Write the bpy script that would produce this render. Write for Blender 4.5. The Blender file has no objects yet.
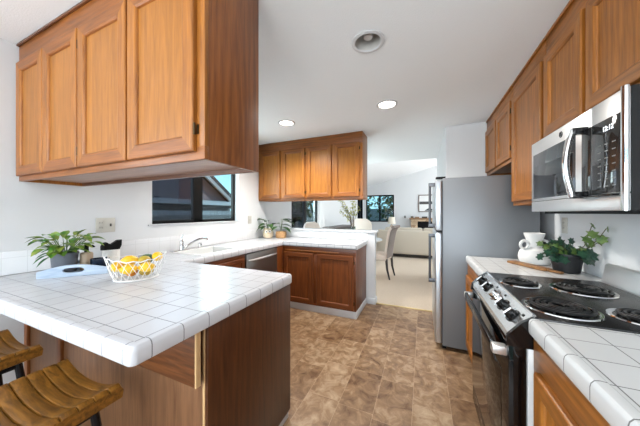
import bpy, bmesh, math, random
from mathutils import Vector, Matrix, noise
random.seed(7)
C = bpy.context.scene.collection
SC = bpy.context.scene

# ------------------------------------------------------------------ camera
cd = bpy.data.cameras.new('camera'); cam = bpy.data.objects.new('camera', cd); C.objects.link(cam)
cam.location = (0, 0, 1.31)
cam.rotation_euler = (math.radians(90), 0, math.atan(103/240.0))
cd.sensor_width = 36; cd.lens = 240/640*36; cd.clip_start = 0.02; cd.clip_end = 200
SC.camera = cam

# ------------------------------------------------------------------ colour handling
SC.view_settings.view_transform = 'Standard'
SC.view_settings.look = 'None'
SC.view_settings.gamma = 1.0
SC.view_settings.use_curve_mapping = False
SC.view_settings.exposure = 0.88

def lin(c):
    r = []
    for v in c:
        v = v/255.0
        r.append(v/12.92 if v <= 0.04045 else ((v+0.055)/1.055)**2.4)
    return (r[0], r[1], r[2], 1.0)

# ------------------------------------------------------------------ world
w = bpy.data.worlds.new('sky'); SC.world = w; w.use_nodes = True
nt = w.node_tree; nt.nodes.clear()
tc = nt.nodes.new('ShaderNodeTexCoord'); sx = nt.nodes.new('ShaderNodeSeparateXYZ')
rp = nt.nodes.new('ShaderNodeValToRGB'); bg = nt.nodes.new('ShaderNodeBackground'); wo = nt.nodes.new('ShaderNodeOutputWorld')
rp.color_ramp.elements[0].position = 0.0; rp.color_ramp.elements[0].color = lin((168, 212, 228))
rp.color_ramp.elements[1].position = 0.45; rp.color_ramp.elements[1].color = lin((70, 150, 195))
nt.links.new(tc.outputs['Generated'], sx.inputs[0]); nt.links.new(sx.outputs['Z'], rp.inputs[0])
nt.links.new(rp.outputs[0], bg.inputs[0]); nt.links.new(bg.outputs[0], wo.inputs[0])
bg.inputs[1].default_value = 1.5

sl = bpy.data.lights.new('sun', 'SUN'); sl.energy = 2.2; sl.angle = 0.02; sl.color = (1.0, 0.95, 0.88)
so_ = bpy.data.objects.new('sun', sl); bpy.context.scene.collection.objects.link(so_); so_.rotation_euler = (math.radians(8), math.radians(40), 0)

# ------------------------------------------------------------------ daylight through the openings, plus added fill lamps
def area(name, loc, rot, sx_, sy_, power, col=(1, 1, 1)):
    l = bpy.data.lights.new(name, 'AREA'); l.shape = 'RECTANGLE'; l.size = sx_; l.size_y = sy_
    l.energy = power; l.color = col
    o = bpy.data.objects.new(name, l); C.objects.link(o); o.location = loc; o.rotation_euler = rot
    return o
R90 = math.radians(90)
# added fill lamp in an unseen opening behind the camera, evens the light
area('fill_rear', (-0.7, -3.15, 1.35), (R90+.75, 0, 0), 3.0, 2.0, 100, (0.94, 0.97, 1.0))
# added fill lamp at an assumed left-wall opening, out of view
area('fill_left', (-2.50, -1.45, 1.55), (R90+.45, 0, -R90), 2.1, 1.2, 28, (0.88, 0.94, 1.0))
# added lamp brightening the living room from its unseen right side
area('fill_living', (3.95, 7.6, 1.5), (R90, 0, R90), 4.5, 2.0, 125, (0.93, 0.97, 1.0))
# kitchen window and dining slider
area('daylight_kitchen', (-2.62, 2.10, 1.62), (R90, 0, -R90), 1.1, 0.8, 19, (0.92, 0.97, 1.0))
area('daylight_dining', (-2.56, 4.85, 1.2), (R90+.2, 0, -R90), 1.2, 1.9, 75, (0.95, 0.98, 1.0))

# ------------------------------------------------------------------ helpers
def link(o): C.objects.link(o); return o
def thing(name, label, cat, loc=(0, 0, 0), rotz=0, group=None):
    o = bpy.data.objects.new(name, None); link(o); o.empty_display_size = 0.05
    o.location = loc; o.rotation_euler = (0, 0, rotz)
    return tag(o, label, cat, group)
def tag(o, label, cat, group=None):
    o['label'] = label; o['category'] = cat
    if group: o['group'] = group
    return o
def wm(o):
    m = Matrix.Identity(4)
    while o:
        m = o.matrix_basis @ m; o = o.parent
    return m

class MB:
    def __init__(s): s.bm = bmesh.new()
    def box(s, x0, x1, y0, y1, z0, z1, bev=0.0, mat=0, seg=2):
        r = bmesh.ops.create_cube(s.bm, size=1.0)
        vs = r['verts']
        for v in vs:
            v.co = Vector(((x0+x1)/2+v.co.x*(x1-x0), (y0+y1)/2+v.co.y*(y1-y0), (z0+z1)/2+v.co.z*(z1-z0)))
        fs = set(f for v in vs for f in v.link_faces)
        for f in fs: f.material_index = mat
        if bev > 0:
            es = list(set(e for v in vs for e in v.link_edges))
            b = bmesh.ops.bevel(s.bm, geom=es, offset=bev, segments=seg, profile=0.5, affect='EDGES')
            for f in b['faces']: f.material_index = mat
        return s
    def face(s, pts, mat=0):
        f = s.bm.faces.new([s.bm.verts.new(Vector(p)) for p in pts]); f.material_index = mat
        return s
    def rings(s, rings, mat=0, closed=True, cap0=True, cap1=True, loop=False):
        vr = [[s.bm.verts.new(Vector(p)) for p in r] for r in rings]
        n = len(vr[0])
        pairs = list(zip(vr[:-1], vr[1:]))
        if loop: pairs.append((vr[-1], vr[0]))
        for a, b in pairs:
            for i in range(n if closed else n-1):
                j = (i+1) % n
                f = s.bm.faces.new((a[i], a[j], b[j], b[i])); f.material_index = mat
        if not loop and closed:
            if cap0: f = s.bm.faces.new(list(reversed(vr[0]))); f.material_index = mat
            if cap1: f = s.bm.faces.new(vr[-1]); f.material_index = mat
        return s
    def lathe(s, prof, c=(0, 0, 0), seg=24, mat=0, cap0=True, cap1=True, sxy=(1, 1)):
        rs = []
        for r, z in prof:
            r = max(r, 1e-4)
            rs.append([(c[0]+r*sxy[0]*math.cos(2*math.pi*i/seg), c[1]+r*sxy[1]*math.sin(2*math.pi*i/seg), c[2]+z) for i in range(seg)])
        return s.rings(rs, mat, True, cap0, cap1)
    def tube(s, pts, r, seg=8, mat=0, loop=False):
        pts = [Vector(p) for p in pts]; n = len(pts)
        rad = r if isinstance(r, (list, tuple)) else [r]*n
        rs = []; nrm = None
        for i, p in enumerate(pts):
            if loop: t = pts[(i+1) % n]-pts[i-1]
            else: t = pts[min(i+1, n-1)]-pts[max(i-1, 0)]
            t.normalize()
            if nrm is None:
                nrm = t.cross(Vector((0, 0, 1)))
                if nrm.length < 0.1: nrm = t.cross(Vector((1, 0, 0)))
            nrm = (nrm-t*nrm.dot(t)).normalized()
            b = t.cross(nrm)
            rs.append([p+(nrm*math.cos(2*math.pi*k/seg)+b*math.sin(2*math.pi*k/seg))*rad[i] for k in range(seg)])
        return s.rings(rs, mat, True, True, True, loop)
    def cyl(s, p0, p1, r0, r1=None, seg=16, mat=0):
        return s.tube([p0, p1], [r0, r0 if r1 is None else r1], seg, mat)
    def prism(s, poly, axis, a, b, mat=0):
        def P(u, v, t):
            return {'x': (t, u, v), 'y': (u, t, v), 'z': (u, v, t)}[axis]
        return s.rings([[P(u, v, a) for u, v in poly], [P(u, v, b) for u, v in poly]], mat)
    def ball(s, c, r, mat=0, seg=14, rot=None, squash=None):
        res = bmesh.ops.create_uvsphere(s.bm, u_segments=seg, v_segments=max(6, seg*2//3), radius=1.0)
        M = rot or Matrix.Identity(3)
        for v in res['verts']:
            p = v.co.copy()
            if squash: p = squash(p)
            p = Vector((p.x*r[0], p.y*r[1], p.z*r[2]))
            v.co = M @ p + Vector(c)
        for f in set(f for v in res['verts'] for f in v.link_faces): f.material_index = mat
        return s
    def leaf(s, base, d, L, W, droop=0.3, mat=0, fold=0.25, shape=(0.0, 0.75, 1.0, 0.7, 0.0), up=Vector((0, 0, 1))):
        d = Vector(d).normalized(); side = d.cross(up)
        if side.length < 0.05: side = d.cross(Vector((1, 0, 0)))
        side.normalize(); n = side.cross(d).normalized()
        k = len(shape)-1; rows = []
        for i, wv in enumerate(shape):
            t = i/k; p = Vector(base)+d*(L*t)-Vector((0, 0, 1))*(droop*L*t*t)
            hw = W*0.5*max(wv, 0.04)
            rows.append([p-side*hw+n*(fold*hw), p, p+side*hw+n*(fold*hw)])
        vr = [[s.bm.verts.new(q) for q in r] for r in rows]
        for a, b in zip(vr[:-1], vr[1:]):
            for i in range(2):
                f = s.bm.faces.new((a[i], a[i+1], b[i+1], b[i])); f.material_index = mat
        return s
    def build(s, name, mats, parent=None, smooth=35, kind=None):
        me = bpy.data.meshes.new(name)
        bmesh.ops.recalc_face_normals(s.bm, faces=s.bm.faces[:])
        if parent is not None: s.bm.transform(wm(parent).inverted())
        s.bm.to_mesh(me); s.bm.free()
        if not isinstance(mats, (list, tuple)): mats = [mats]
        for m in mats: me.materials.append(m)
        if smooth:
            for p in me.polygons: p.use_smooth = True
            me.set_sharp_from_angle(angle=math.radians(smooth))
        o = bpy.data.objects.new(name, me); link(o)
        if parent is not None: o.parent = parent
        if kind: o['kind'] = kind
        return o

def dup(root, loc, rotz, label, group=None, name=None):
    r = root.copy(); link(r); r.location = loc; r.rotation_euler = (0, 0, rotz); r['label'] = label
    if group: r['group'] = group
    for ch in list(root.children):
        c = ch.copy(); link(c); c.parent = r
        for g in list(ch.children):
            d = g.copy(); link(d); d.parent = c
    return r

# ------------------------------------------------------------------ materials
def newmat(name):
    m = bpy.data.materials.new(name); m.use_nodes = True
    return m, m.node_tree, m.node_tree.nodes['Principled BSDF']
def plain(name, col, rough=0.5, metal=0.0, bump=None, spec=0.5, vary=None, emit=None, coat=0.0):
    m, t, p = newmat(name)
    p.inputs['Base Color'].default_value = lin(col); p.inputs['Roughness'].default_value = rough
    p.inputs['Metallic'].default_value = metal; p.inputs['Specular IOR Level'].default_value = spec
    p.inputs['Coat Weight'].default_value = coat
    g = t.nodes.new('ShaderNodeTexCoord')
    if bump:
        n = t.nodes.new('ShaderNodeTexNoise'); n.inputs['Scale'].default_value = bump[0]; n.inputs['Detail'].default_value = 4
        b = t.nodes.new('ShaderNodeBump'); b.inputs['Strength'].default_value = bump[1]; b.inputs['Distance'].default_value = 0.01
        t.links.new(g.outputs['Object'], n.inputs['Vector']); t.links.new(n.outputs['Fac'], b.inputs['Height'])
        t.links.new(b.outputs['Normal'], p.inputs['Normal'])
    if vary:
        n = t.nodes.new('ShaderNodeTexNoise'); n.inputs['Scale'].default_value = vary[0]; n.inputs['Detail'].default_value = 5
        r = t.nodes.new('ShaderNodeValToRGB')
        r.color_ramp.elements[0].position = 0.35; r.color_ramp.elements[0].color = lin(col)
        r.color_ramp.elements[1].position = 0.65; r.color_ramp.elements[1].color = lin(vary[1])
        t.links.new(g.outputs['Object'], n.inputs['Vector']); t.links.new(n.outputs['Fac'], r.inputs[0])
        t.links.new(r.outputs[0], p.inputs['Base Color'])
    if emit:
        p.inputs['Emission Color'].default_value = lin(col); p.inputs['Emission Strength'].default_value = emit
    return m
def wood(name, c1, c2, axis='z', rough=0.38, scale=1.0, contrast=1.0, wave=0.12):
    m, t, p = newmat(name)
    g = t.nodes.new('ShaderNodeTexCoord'); mp = t.nodes.new('ShaderNodeMapping')
    k = {'x': (0.07, 1, 1), 'y': (1, 0.07, 1), 'z': (1, 1, 0.07)}[axis]
    mp.inputs['Scale'].default_value = [v*scale for v in k]
    t.links.new(g.outputs['Object'], mp.inputs['Vector'])
    n1 = t.nodes.new('ShaderNodeTexNoise'); n1.inputs['Scale'].default_value = 34; n1.inputs['Detail'].default_value = 5
    n1.inputs['Distortion'].default_value = 1.2
    n2 = t.nodes.new('ShaderNodeTexNoise'); n2.inputs['Scale'].default_value = 150; n2.inputs['Detail'].default_value = 3
    wv = t.nodes.new('ShaderNodeTexWave'); wv.wave_type = 'RINGS'; wv.inputs['Scale'].default_value = 9
    wv.inputs['Distortion'].default_value = 5; wv.inputs['Detail'].default_value = 3; wv.inputs['Detail Scale'].default_value = 1.5
    for n in (n1, n2, wv): t.links.new(mp.outputs[0], n.inputs['Vector'])
    a = t.nodes.new('ShaderNodeMath'); a.operation = 'MULTIPLY_ADD'; a.inputs[1].default_value = wave
    b = t.nodes.new('ShaderNodeMath'); b.operation = 'MULTIPLY_ADD'; b.inputs[1].default_value = 0.60-wave
    t.links.new(wv.outputs['Fac'], a.inputs[0]); t.links.new(n1.outputs['Fac'], a.inputs[2])
    t.links.new(n2.outputs['Fac'], b.inputs[0]); t.links.new(a.outputs[0], b.inputs[2])
    r = t.nodes.new('ShaderNodeValToRGB'); mid = 0.80; lo = mid-0.26/contrast; hi = mid+0.24/contrast
    r.color_ramp.elements[0].position = lo; r.color_ramp.elements[0].color = lin(c1)
    r.color_ramp.elements[1].position = min(hi, 1.0); r.color_ramp.elements[1].color = lin(c2)
    t.links.new(b.outputs[0], r.inputs[0]); t.links.new(r.outputs[0], p.inputs['Base Color'])
    p.inputs['Roughness'].default_value = rough
    bp = t.nodes.new('ShaderNodeBump'); bp.inputs['Strength'].default_value = 0.08; bp.inputs['Distance'].default_value = 0.004
    t.links.new(n2.outputs['Fac'], bp.inputs['Height']); t.links.new(bp.outputs[0], p.inputs['Normal'])
    return m
def math_node(t, op, a, b=None):
    n = t.nodes.new('ShaderNodeMath'); n.operation = op
    for i, v in enumerate((a, b)):
        if v is None: continue
        if isinstance(v, (int, float)): n.inputs[i].default_value = v
        else: t.links.new(v, n.inputs[i])
    return n.outputs[0]
def tile(name, axes, pitch, tilec, grout, groutw=0.003, rough=0.18):
    """square ceramic tiles: axes = {'x': offset, ...}"""
    m, t, p = newmat(name)
    g = t.nodes.new('ShaderNodeNewGeometry'); s = t.nodes.new('ShaderNodeSeparateXYZ')
    t.links.new(g.outputs['Position'], s.inputs[0])
    mask = None; cells = []
    for ax, off in axes.items():
        u = math_node(t, 'DIVIDE', math_node(t, 'SUBTRACT', s.outputs[ax.upper()], off), pitch)
        fr = math_node(t, 'FRACT', u); cells.append(math_node(t, 'FLOOR', u))
        d = math_node(t, 'ABSOLUTE', math_node(t, 'SUBTRACT', fr, 0.5))
        ln = math_node(t, 'GREATER_THAN', d, 0.5-groutw/pitch/2)
        mask = ln if mask is None else math_node(t, 'MAXIMUM', mask, ln)
    cx = t.nodes.new('ShaderNodeCombineXYZ')
    for i, c in enumerate(cells): t.links.new(c, cx.inputs[i])
    wn = t.nodes.new('ShaderNodeTexWhiteNoise'); t.links.new(cx.outputs[0], wn.inputs['Vector'])
    mx = t.nodes.new('ShaderNodeMix'); mx.data_type = 'RGBA'
    mx.inputs[6].default_value = lin(tilec); mx.inputs[7].default_value = lin([v*0.985 for v in tilec])
    t.links.new(wn.outputs['Value'], mx.inputs[0])
    m2 = t.nodes.new('ShaderNodeMix'); m2.data_type = 'RGBA'; m2.inputs[7].default_value = lin(grout)
    t.links.new(mask, m2.inputs[0]); t.links.new(mx.outputs[2], m2.inputs[6]); t.links.new(m2.outputs[2], p.inputs['Base Color'])
    rr = math_node(t, 'ADD', math_node(t, 'MULTIPLY', mask, 0.5), rough); t.links.new(rr, p.inputs['Roughness'])
    n = t.nodes.new('ShaderNodeTexNoise'); n.inputs['Scale'].default_value = 30; t.links.new(g.outputs['Position'], n.inputs['Vector'])
    h = math_node(t, 'SUBTRACT', math_node(t, 'MULTIPLY', n.outputs['Fac'], 0.35), mask)
    b = t.nodes.new('ShaderNodeBump'); b.inputs['Strength'].default_value = 0.25; b.inputs['Distance'].default_value = 0.002
    t.links.new(h, b.inputs['Height']); t.links.new(b.outputs[0], p.inputs['Normal'])
    return m
def vinyl(name):
    m, t, p = newmat(name)
    g = t.nodes.new('ShaderNodeNewGeometry'); s = t.nodes.new('ShaderNodeSeparateXYZ')
    t.links.new(g.outputs['Position'], s.inputs[0])
    u = math_node(t, 'DIVIDE', math_node(t, 'ADD', s.outputs['X'], 0.065), 0.235)
    cu = math_node(t, 'FLOOR', u); fu = math_node(t, 'FRACT', u)
    wc = t.nodes.new('ShaderNodeTexWhiteNoise'); wc.noise_dimensions = '1D'; t.links.new(cu, wc.inputs['W'])
    v = math_node(t, 'ADD', math_node(t, 'DIVIDE', s.outputs['Y'], 0.40), wc.outputs['Value'])
    cv = math_node(t, 'FLOOR', v); fv = math_node(t, 'FRACT', v)
    cx = t.nodes.new('ShaderNodeCombineXYZ'); t.links.new(cu, cx.inputs[0]); t.links.new(cv, cx.inputs[1])
    wn = t.nodes.new('ShaderNodeTexWhiteNoise'); t.links.new(cx.outputs[0], wn.inputs['Vector'])
    # stone mottling, shifted per tile
    ad = t.nodes.new('ShaderNodeVectorMath'); ad.operation = 'MULTIPLY_ADD'; ad.inputs[1].default_value = (7, 7, 7)
    t.links.new(wn.outputs['Color'], ad.inputs[0]); t.links.new(g.outputs['Position'], ad.inputs[2])
    n = t.nodes.new('ShaderNodeTexNoise'); n.inputs['Scale'].default_value = 11; n.inputs['Detail'].default_value = 8
    n.inputs['Roughness'].default_value = 0.65; n.inputs['Distortion'].default_value = 0.7
    t.links.new(ad.outputs[0], n.inputs['Vector'])
    f = math_node(t, 'ADD', math_node(t, 'MULTIPLY', n.outputs['Fac'], 0.95), math_node(t, 'MULTIPLY', math_node(t, 'SUBTRACT', wn.outputs['Value'], 0.5), 0.17))
    r = t.nodes.new('ShaderNodeValToRGB'); e = r.color_ramp.elements
    e[0].position = 0.28; e[0].color = lin((96, 66, 42)); e[1].position = 0.72; e[1].color = lin((180, 155, 126))
    k = e.new(0.5); k.color = lin((142, 112, 82))
    t.links.new(f, r.inputs[0])
    d1 = math_node(t, 'GREATER_THAN', math_node(t, 'ABSOLUTE', math_node(t, 'SUBTRACT', fu, 0.5)), 0.492)
    d2 = math_node(t, 'GREATER_THAN', math_node(t, 'ABSOLUTE', math_node(t, 'SUBTRACT', fv, 0.5)), 0.496)
    mk = math_node(t, 'MULTIPLY', math_node(t, 'MAXIMUM', d1, d2), 0.55)
    mx = t.nodes.new('ShaderNodeMix'); mx.data_type = 'RGBA'; mx.inputs[7].default_value = lin((176, 150, 122))
    t.links.new(mk, mx.inputs[0]); t.links.new(r.outputs[0], mx.inputs[6]); t.links.new(mx.outputs[2], p.inputs['Base Color'])
    p.inputs['Roughness'].default_value = 0.38
    b = t.nodes.new('ShaderNodeBump'); b.inputs['Strength'].default_value = 0.12; b.inputs['Distance'].default_value = 0.004
    t.links.new(n.outputs['Fac'], b.inputs['Height']); t.links.new(b.outputs[0], p.inputs['Normal'])
    return m
def glass(name, tint=(225, 235, 235), refl=0.05):
    m = bpy.data.materials.new(name); m.use_nodes = True; t = m.node_tree; t.nodes.clear()
    tr = t.nodes.new('ShaderNodeBsdfTransparent'); tr.inputs[0].default_value = lin(tint)
    gl = t.nodes.new('ShaderNodeBsdfGlossy'); gl.inputs['Roughness'].default_value = 0.02
    mx = t.nodes.new('ShaderNodeMixShader'); mx.inputs[0].default_value = refl
    o = t.nodes.new('ShaderNodeOutputMaterial')
    t.links.new(tr.outputs[0], mx.inputs[1]); t.links.new(gl.outputs[0], mx.inputs[2]); t.links.new(mx.outputs[0], o.inputs[0])
    return m
def brushed(name, col, rough=0.28, axis='y'):
    m, t, p = newmat(name)
    p.inputs['Base Color'].default_value = lin(col); p.inputs['Metallic'].default_value = 0.9
    g = t.nodes.new('ShaderNodeTexCoord'); mp = t.nodes.new('ShaderNodeMapping')
    mp.inputs['Scale'].default_value = {'y': (40, 1, 40), 'z': (40, 40, 1), 'x': (1, 40, 40)}[axis]
    n = t.nodes.new('ShaderNodeTexNoise'); n.inputs['Scale'].default_value = 8; n.inputs['Detail'].default_value = 3
    t.links.new(g.outputs['Object'], mp.inputs[0]); t.links.new(mp.outputs[0], n.inputs['Vector'])
    r = math_node(t, 'ADD', math_node(t, 'MULTIPLY', n.outputs['Fac'], 0.05), rough-0.02)
    t.links.new(r, p.inputs['Roughness'])
    return m
def cutout(name, col, col2): return plain(name, col, 0.55, vary=(3, col2))

WALL = plain('wall_paint', (217, 219, 221), 0.85, bump=(180, 0.05))
CEIL = plain('ceiling_texture', (236, 239, 241), 0.9, bump=(120, 0.18))
TRIMW = plain('white_trim', (204, 206, 209), 0.5)
CARPET = plain('carpet', (208, 190, 172), 0.95, bump=(400, 0.5), vary=(60, (200, 182, 160)))
VINYL = vinyl('stone_vinyl')
OAK = wood('oak', (124, 72, 22), (172, 108, 40), contrast=1.0); OAKX = wood('oak_x', (106, 60, 22), (152, 90, 36), 'x', contrast=1.1); OAKY = wood('oak_y', (118, 70, 20), (164, 100, 36), 'y', contrast=1.1)
OAKP = wood('oak_panel', (136, 83, 26), (170, 109, 41), contrast=.9, wave=.05)
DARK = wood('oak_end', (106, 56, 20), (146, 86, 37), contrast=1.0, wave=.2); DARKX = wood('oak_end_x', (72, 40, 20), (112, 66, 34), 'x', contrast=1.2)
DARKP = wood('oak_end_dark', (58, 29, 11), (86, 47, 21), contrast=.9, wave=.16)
BASE = wood('oak_base', (84, 41, 15), (124, 66, 26), contrast=1.1); BASEX = wood('oak_base_shaded_x', (84, 40, 13), (124, 66, 25), 'x', contrast=1.1); BASEY = wood('oak_base_shaded_y', (84, 40, 13), (124, 66, 25), 'y', contrast=1.1)  # base oak is the same wood, darkened to hold the dim light there
LIGHTW = wood('oak_light', (100, 66, 42), (132, 92, 62), contrast=1.0); UNDER = wood('oak_under', (150, 118, 104), (176, 142, 124), 'x')
STOOLW = wood('stool_wood', (90, 56, 16), (150, 100, 36), 'x', 0.34, 1.3, 1.1)
BOARDW = wood('board_wood', (104, 68, 36), (150, 106, 62), 'y', 0.5)
TX = -0.815; TP = 0.1085
COUNTER = tile('counter_tile', {'x': TX, 'y': 0.48}, TP, (206, 207, 211), (120, 121, 124), 0.0034, .26)
COUNTER_R = tile('counter_tile_right', {'x': 0.407, 'y': 0.887}, 0.115, (212, 212, 211), (112, 111, 110), 0.0034, .24)
SPLASH_L = tile('splash_tile_left', {'y': 0.48, 'z': 0.917}, TP, (228, 229, 231), (206, 207, 209), 0.003)
SPLASH_B = tile('splash_tile_back', {'x': TX, 'z': 0.917}, TP, (228, 229, 231), (206, 207, 209), 0.003)
STEEL = brushed('brushed_steel', (222, 222, 222), 0.36); STEELZ = brushed('brushed_steel_upright', (196, 200, 205), 0.32, 'z')
DWSTEEL = brushed('dark_steel', (150, 146, 142), 0.3)
CHROME = plain('chrome', (225, 225, 225), 0.08, 1.0)
FRSIDE = plain('fridge_side_grey', (126, 129, 133), 0.42, 0.35, bump=(300, 0.04))
BLACK = plain('black_gloss', (14, 14, 15), 0.12); BLACKM = plain('black_matte', (12, 12, 13), 0.55, spec=.2)
BLACKG = plain('black_glass', (8, 8, 9), 0.04)
ENAMEL = plain('white_enamel', (228, 228, 226), 0.3)
IRON = plain('coil_iron', (24, 23, 23), 0.35, 0.3)
BRONZE = plain('bronze', (80, 62, 40), 0.4, 0.8)
GLASS = glass('window_glass'); GLASSD = glass('window_glass_screen', (160, 166, 172), 0.04)
WHITEC = plain('white_ceramic', (235, 234, 230), 0.35)
LIGHT = plain('lamp_face', (255, 246, 230), 0.5, emit=6.0)
BULB = plain('bulb_glass', (205, 205, 205), 0.15)
CAN = plain('can_white', (200, 199, 196), 0.35)

# ------------------------------------------------------------------ setting
LW = -2.42; RW = 1.0; ZC = 2.4
def wall_x(name, x0, x1, ya, yb, za, zb, holes, mat=WALL):
    ys = sorted({ya, yb, *[h[0] for h in holes], *[h[1] for h in holes]}); zs = sorted({za, zb, *[h[2] for h in holes], *[h[3] for h in holes]})
    m = MB()
    for a, b in zip(ys[:-1], ys[1:]):
        for c, d in zip(zs[:-1], zs[1:]):
            if any(h[0] <= a and b <= h[1] and h[2] <= c and d <= h[3] for h in holes): continue
            m.box(x0, x1, a, b, c, d)
    bmesh.ops.remove_doubles(m.bm, verts=m.bm.verts[:], dist=1e-5)
    return m.build(name, mat, smooth=0, kind='structure')
def wall_y(name, y0, y1, xa, xb, za, zb, holes, mat=WALL):
    xs = sorted({xa, xb, *[h[0] for h in holes], *[h[1] for h in holes]}); zs = sorted({za, zb, *[h[2] for h in holes], *[h[3] for h in holes]})
    m = MB()
    for a, b in zip(xs[:-1], xs[1:]):
        for c, d in zip(zs[:-1], zs[1:]):
            if any(h[0] <= a and b <= h[1] and h[2] <= c and d <= h[3] for h in holes): continue
            m.box(a, b, y0, y1, c, d)
    bmesh.ops.remove_doubles(m.bm, verts=m.bm.verts[:], dist=1e-5)
    return m.build(name, mat, smooth=0, kind='structure')

MB().box(LW-.12, RW+.12, -3.3, 3.52, -.1, 0).build('floor', VINYL, smooth=0, kind='structure')
MB().box(LW-.12, 4.1, 3.52, 10.62, -.1, 0.004).build('floor_carpet', CARPET, smooth=0, kind='structure')
MB().box(-.62, .14, 3.50, 3.535, 0.0, 0.011, .003).build('trim_1', plain('brass_strip', (214, 190, 140), 0.35, 0.3), kind='structure')
# ceilings (holes for the cans are covered by the fixtures)
def ceiling_with_cans(name, x0, x1, y0, y1, z, cans, r, mat):
    m = MB(); cells_x = sorted({x0, x1, *[c[0]-r*1.4 for c in cans], *[c[0]+r*1.4 for c in cans]}); cells_y = sorted({y0, y1, *[c[1]-r*1.4 for c in cans], *[c[1]+r*1.4 for c in cans]})
    for a, b in zip(cells_x[:-1], cells_x[1:]):
        for c, d in zip(cells_y[:-1], cells_y[1:]):
            mid = ((a+b)/2, (c+d)/2); hit = None
            for q in cans:
                if a >= q[0]-r*1.4-1e-6 and b <= q[0]+r*1.4+1e-6 and c >= q[1]-r*1.4-1e-6 and d <= q[1]+r*1.4+1e-6: hit = q
            if hit is None: m.face([(a, c, z), (a, d, z), (b, d, z), (b, c, z)])
            else:
                N = 32; R = r*1.4
                def sq(t):
                    cx, sy = math.cos(t), math.sin(t); k = R/max(abs(cx), abs(sy)); return (hit[0]+cx*k, hit[1]+sy*k, z)
                fx = (b-a)/(2*R); 
                for i in range(N):
                    t0, t1 = 2*math.pi*(i+.0)/N, 2*math.pi*(i+1.0)/N
                    m.face([sq(t0), sq(t1), (hit[0]+r*math.cos(t1), hit[1]+r*math.sin(t1), z), (hit[0]+r*math.cos(t0), hit[1]+r*math.sin(t0), z)])
    m.box(x0, x1, y0, y1, z+.16, z+.2)
    bmesh.ops.remove_doubles(m.bm, verts=m.bm.verts[:], dist=1e-5)
    return m.build(name, mat, smooth=0, kind='structure')
CANS = [(-.322, 1.526), (-.332, 2.481), (-1.519, 2.511)]
c = ceiling_with_cans('ceiling', LW, RW, -3.2, 3.42, ZC, CANS, .083, CEIL)
MB().box(LW-.12, .39, 3.42, 5.50, 2.44, 2.56).build('ceiling_dining', CEIL, smooth=0, kind='structure')
zs = lambda x: 2.45+.264*(x+2.216)
MB().rings([[(LW-.12, 5.5, zs(LW-.12)), (4.1, 5.5, zs(4.1)), (4.1, 5.5, zs(4.1)+.1), (LW-.12, 5.5, zs(LW-.12)+.1)],
            [(LW-.12, 10.62, zs(LW-.12)), (4.1, 10.62, zs(4.1)), (4.1, 10.62, zs(4.1)+.1), (LW-.12, 10.62, zs(LW-.12)+.1)]]).build('ceiling_living', plain('ceiling_living_paint', (240, 243, 247), .9), smooth=0, kind='structure')
wall_x('wall_left', LW-.12, LW, -3.3, 10.62, 0, 2.6, [(1.50, 2.69, 1.20, 2.05), (4.19, 5.52, .02, 2.08), (9.36, 10.3, .02, 2.08), (-2.55, -.35, .9, 2.15)])
wall_x('wall_right', RW, RW+.12, -3.3, 3.54, 0, 2.6, [])
wall_y('wall_back', 3.42, 3.54, .27, RW, 0, 2.6, [])
wall_x('wall_hall', .27, .39, 3.54, 5.50, 0, 2.6, [])
wall_y('wall_living_front', 5.50, 5.62, .27, 4.1, 0, 4.3, [])
wall_y('wall_far', 10.5, 10.62, LW, 4.1, 0, 4.3, [(-2.304, -1.12, .93, 2.08)])
wall_x('wall_living_right', 4.0, 4.12, 5.5, 10.62, 0, 4.3, [(5.4+.1, 9.9, .45, 2.5)])
wall_y('wall_rear', -3.3, -3.2, LW, RW, 0, 2.6, [(-2.2, .8, .05, 2.3)])
# half wall with its ledge
m = MB().box(LW, -.635, 3.47, 3.575, 0, 1.025)
m.build('wall_half', TRIMW, smooth=0, kind='structure')
MB().box(LW, -.60, 3.44, 3.605, 1.025, 1.058, .008).build('trim_2', TRIMW, kind='structure')
MB().box(-.637, -.622, 3.455, 3.59, 0, .085, .004).box(-.735, -.635, 3.455, 3.47, 0, .085, .004).build('baseboard_half_wall', TRIMW, kind='structure')
MB().box(LW, 4.0, 10.485, 10.5, 0, .09, .004).build('baseboard_far', TRIMW, kind='structure')
MB().box(LW, LW+.014, -3.2, .69, 0, .09, .004).build('baseboard_left', TRIMW, kind='structure')

# kitchen window: black slider set back in the opening
def slider_frame(name, x0, x1, ya, yb, za, zb, mid, fr=.045, mw=.13, matf=BLACKM):
    m = MB()
    m.box(x0, x1, ya, ya+fr, za, zb, .004).box(x0, x1, yb-fr, yb, za, zb, .004).box(x0, x1, ya, yb, za, za+fr, .004).box(x0, x1, ya, yb, zb-fr, zb, .004)
    m.box(x0, x1, mid-mw/2, mid+mw/2, za, zb, .004)
    return m.build(name, matf, kind='structure')
slider_frame('window_1', -2.53, -2.485, 1.50, 2.69, 1.20, 2.05, 2.075, .035, .13)
gp = MB().box(-2.512, -2.506, 1.53, 2.03, 1.23, 2.02); gp.build('window_1_glass_screen', GLASSD, smooth=0, kind='structure')
gp = MB().box(-2.512, -2.506, 2.13, 2.66, 1.23, 2.02); gp.build('window_1_glass', GLASS, smooth=0, kind='structure')
MB().box(-2.484, -2.405, 1.46, 2.73, 1.185, 1.2, .003).build('trim_3', TRIMW, kind='structure')
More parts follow.
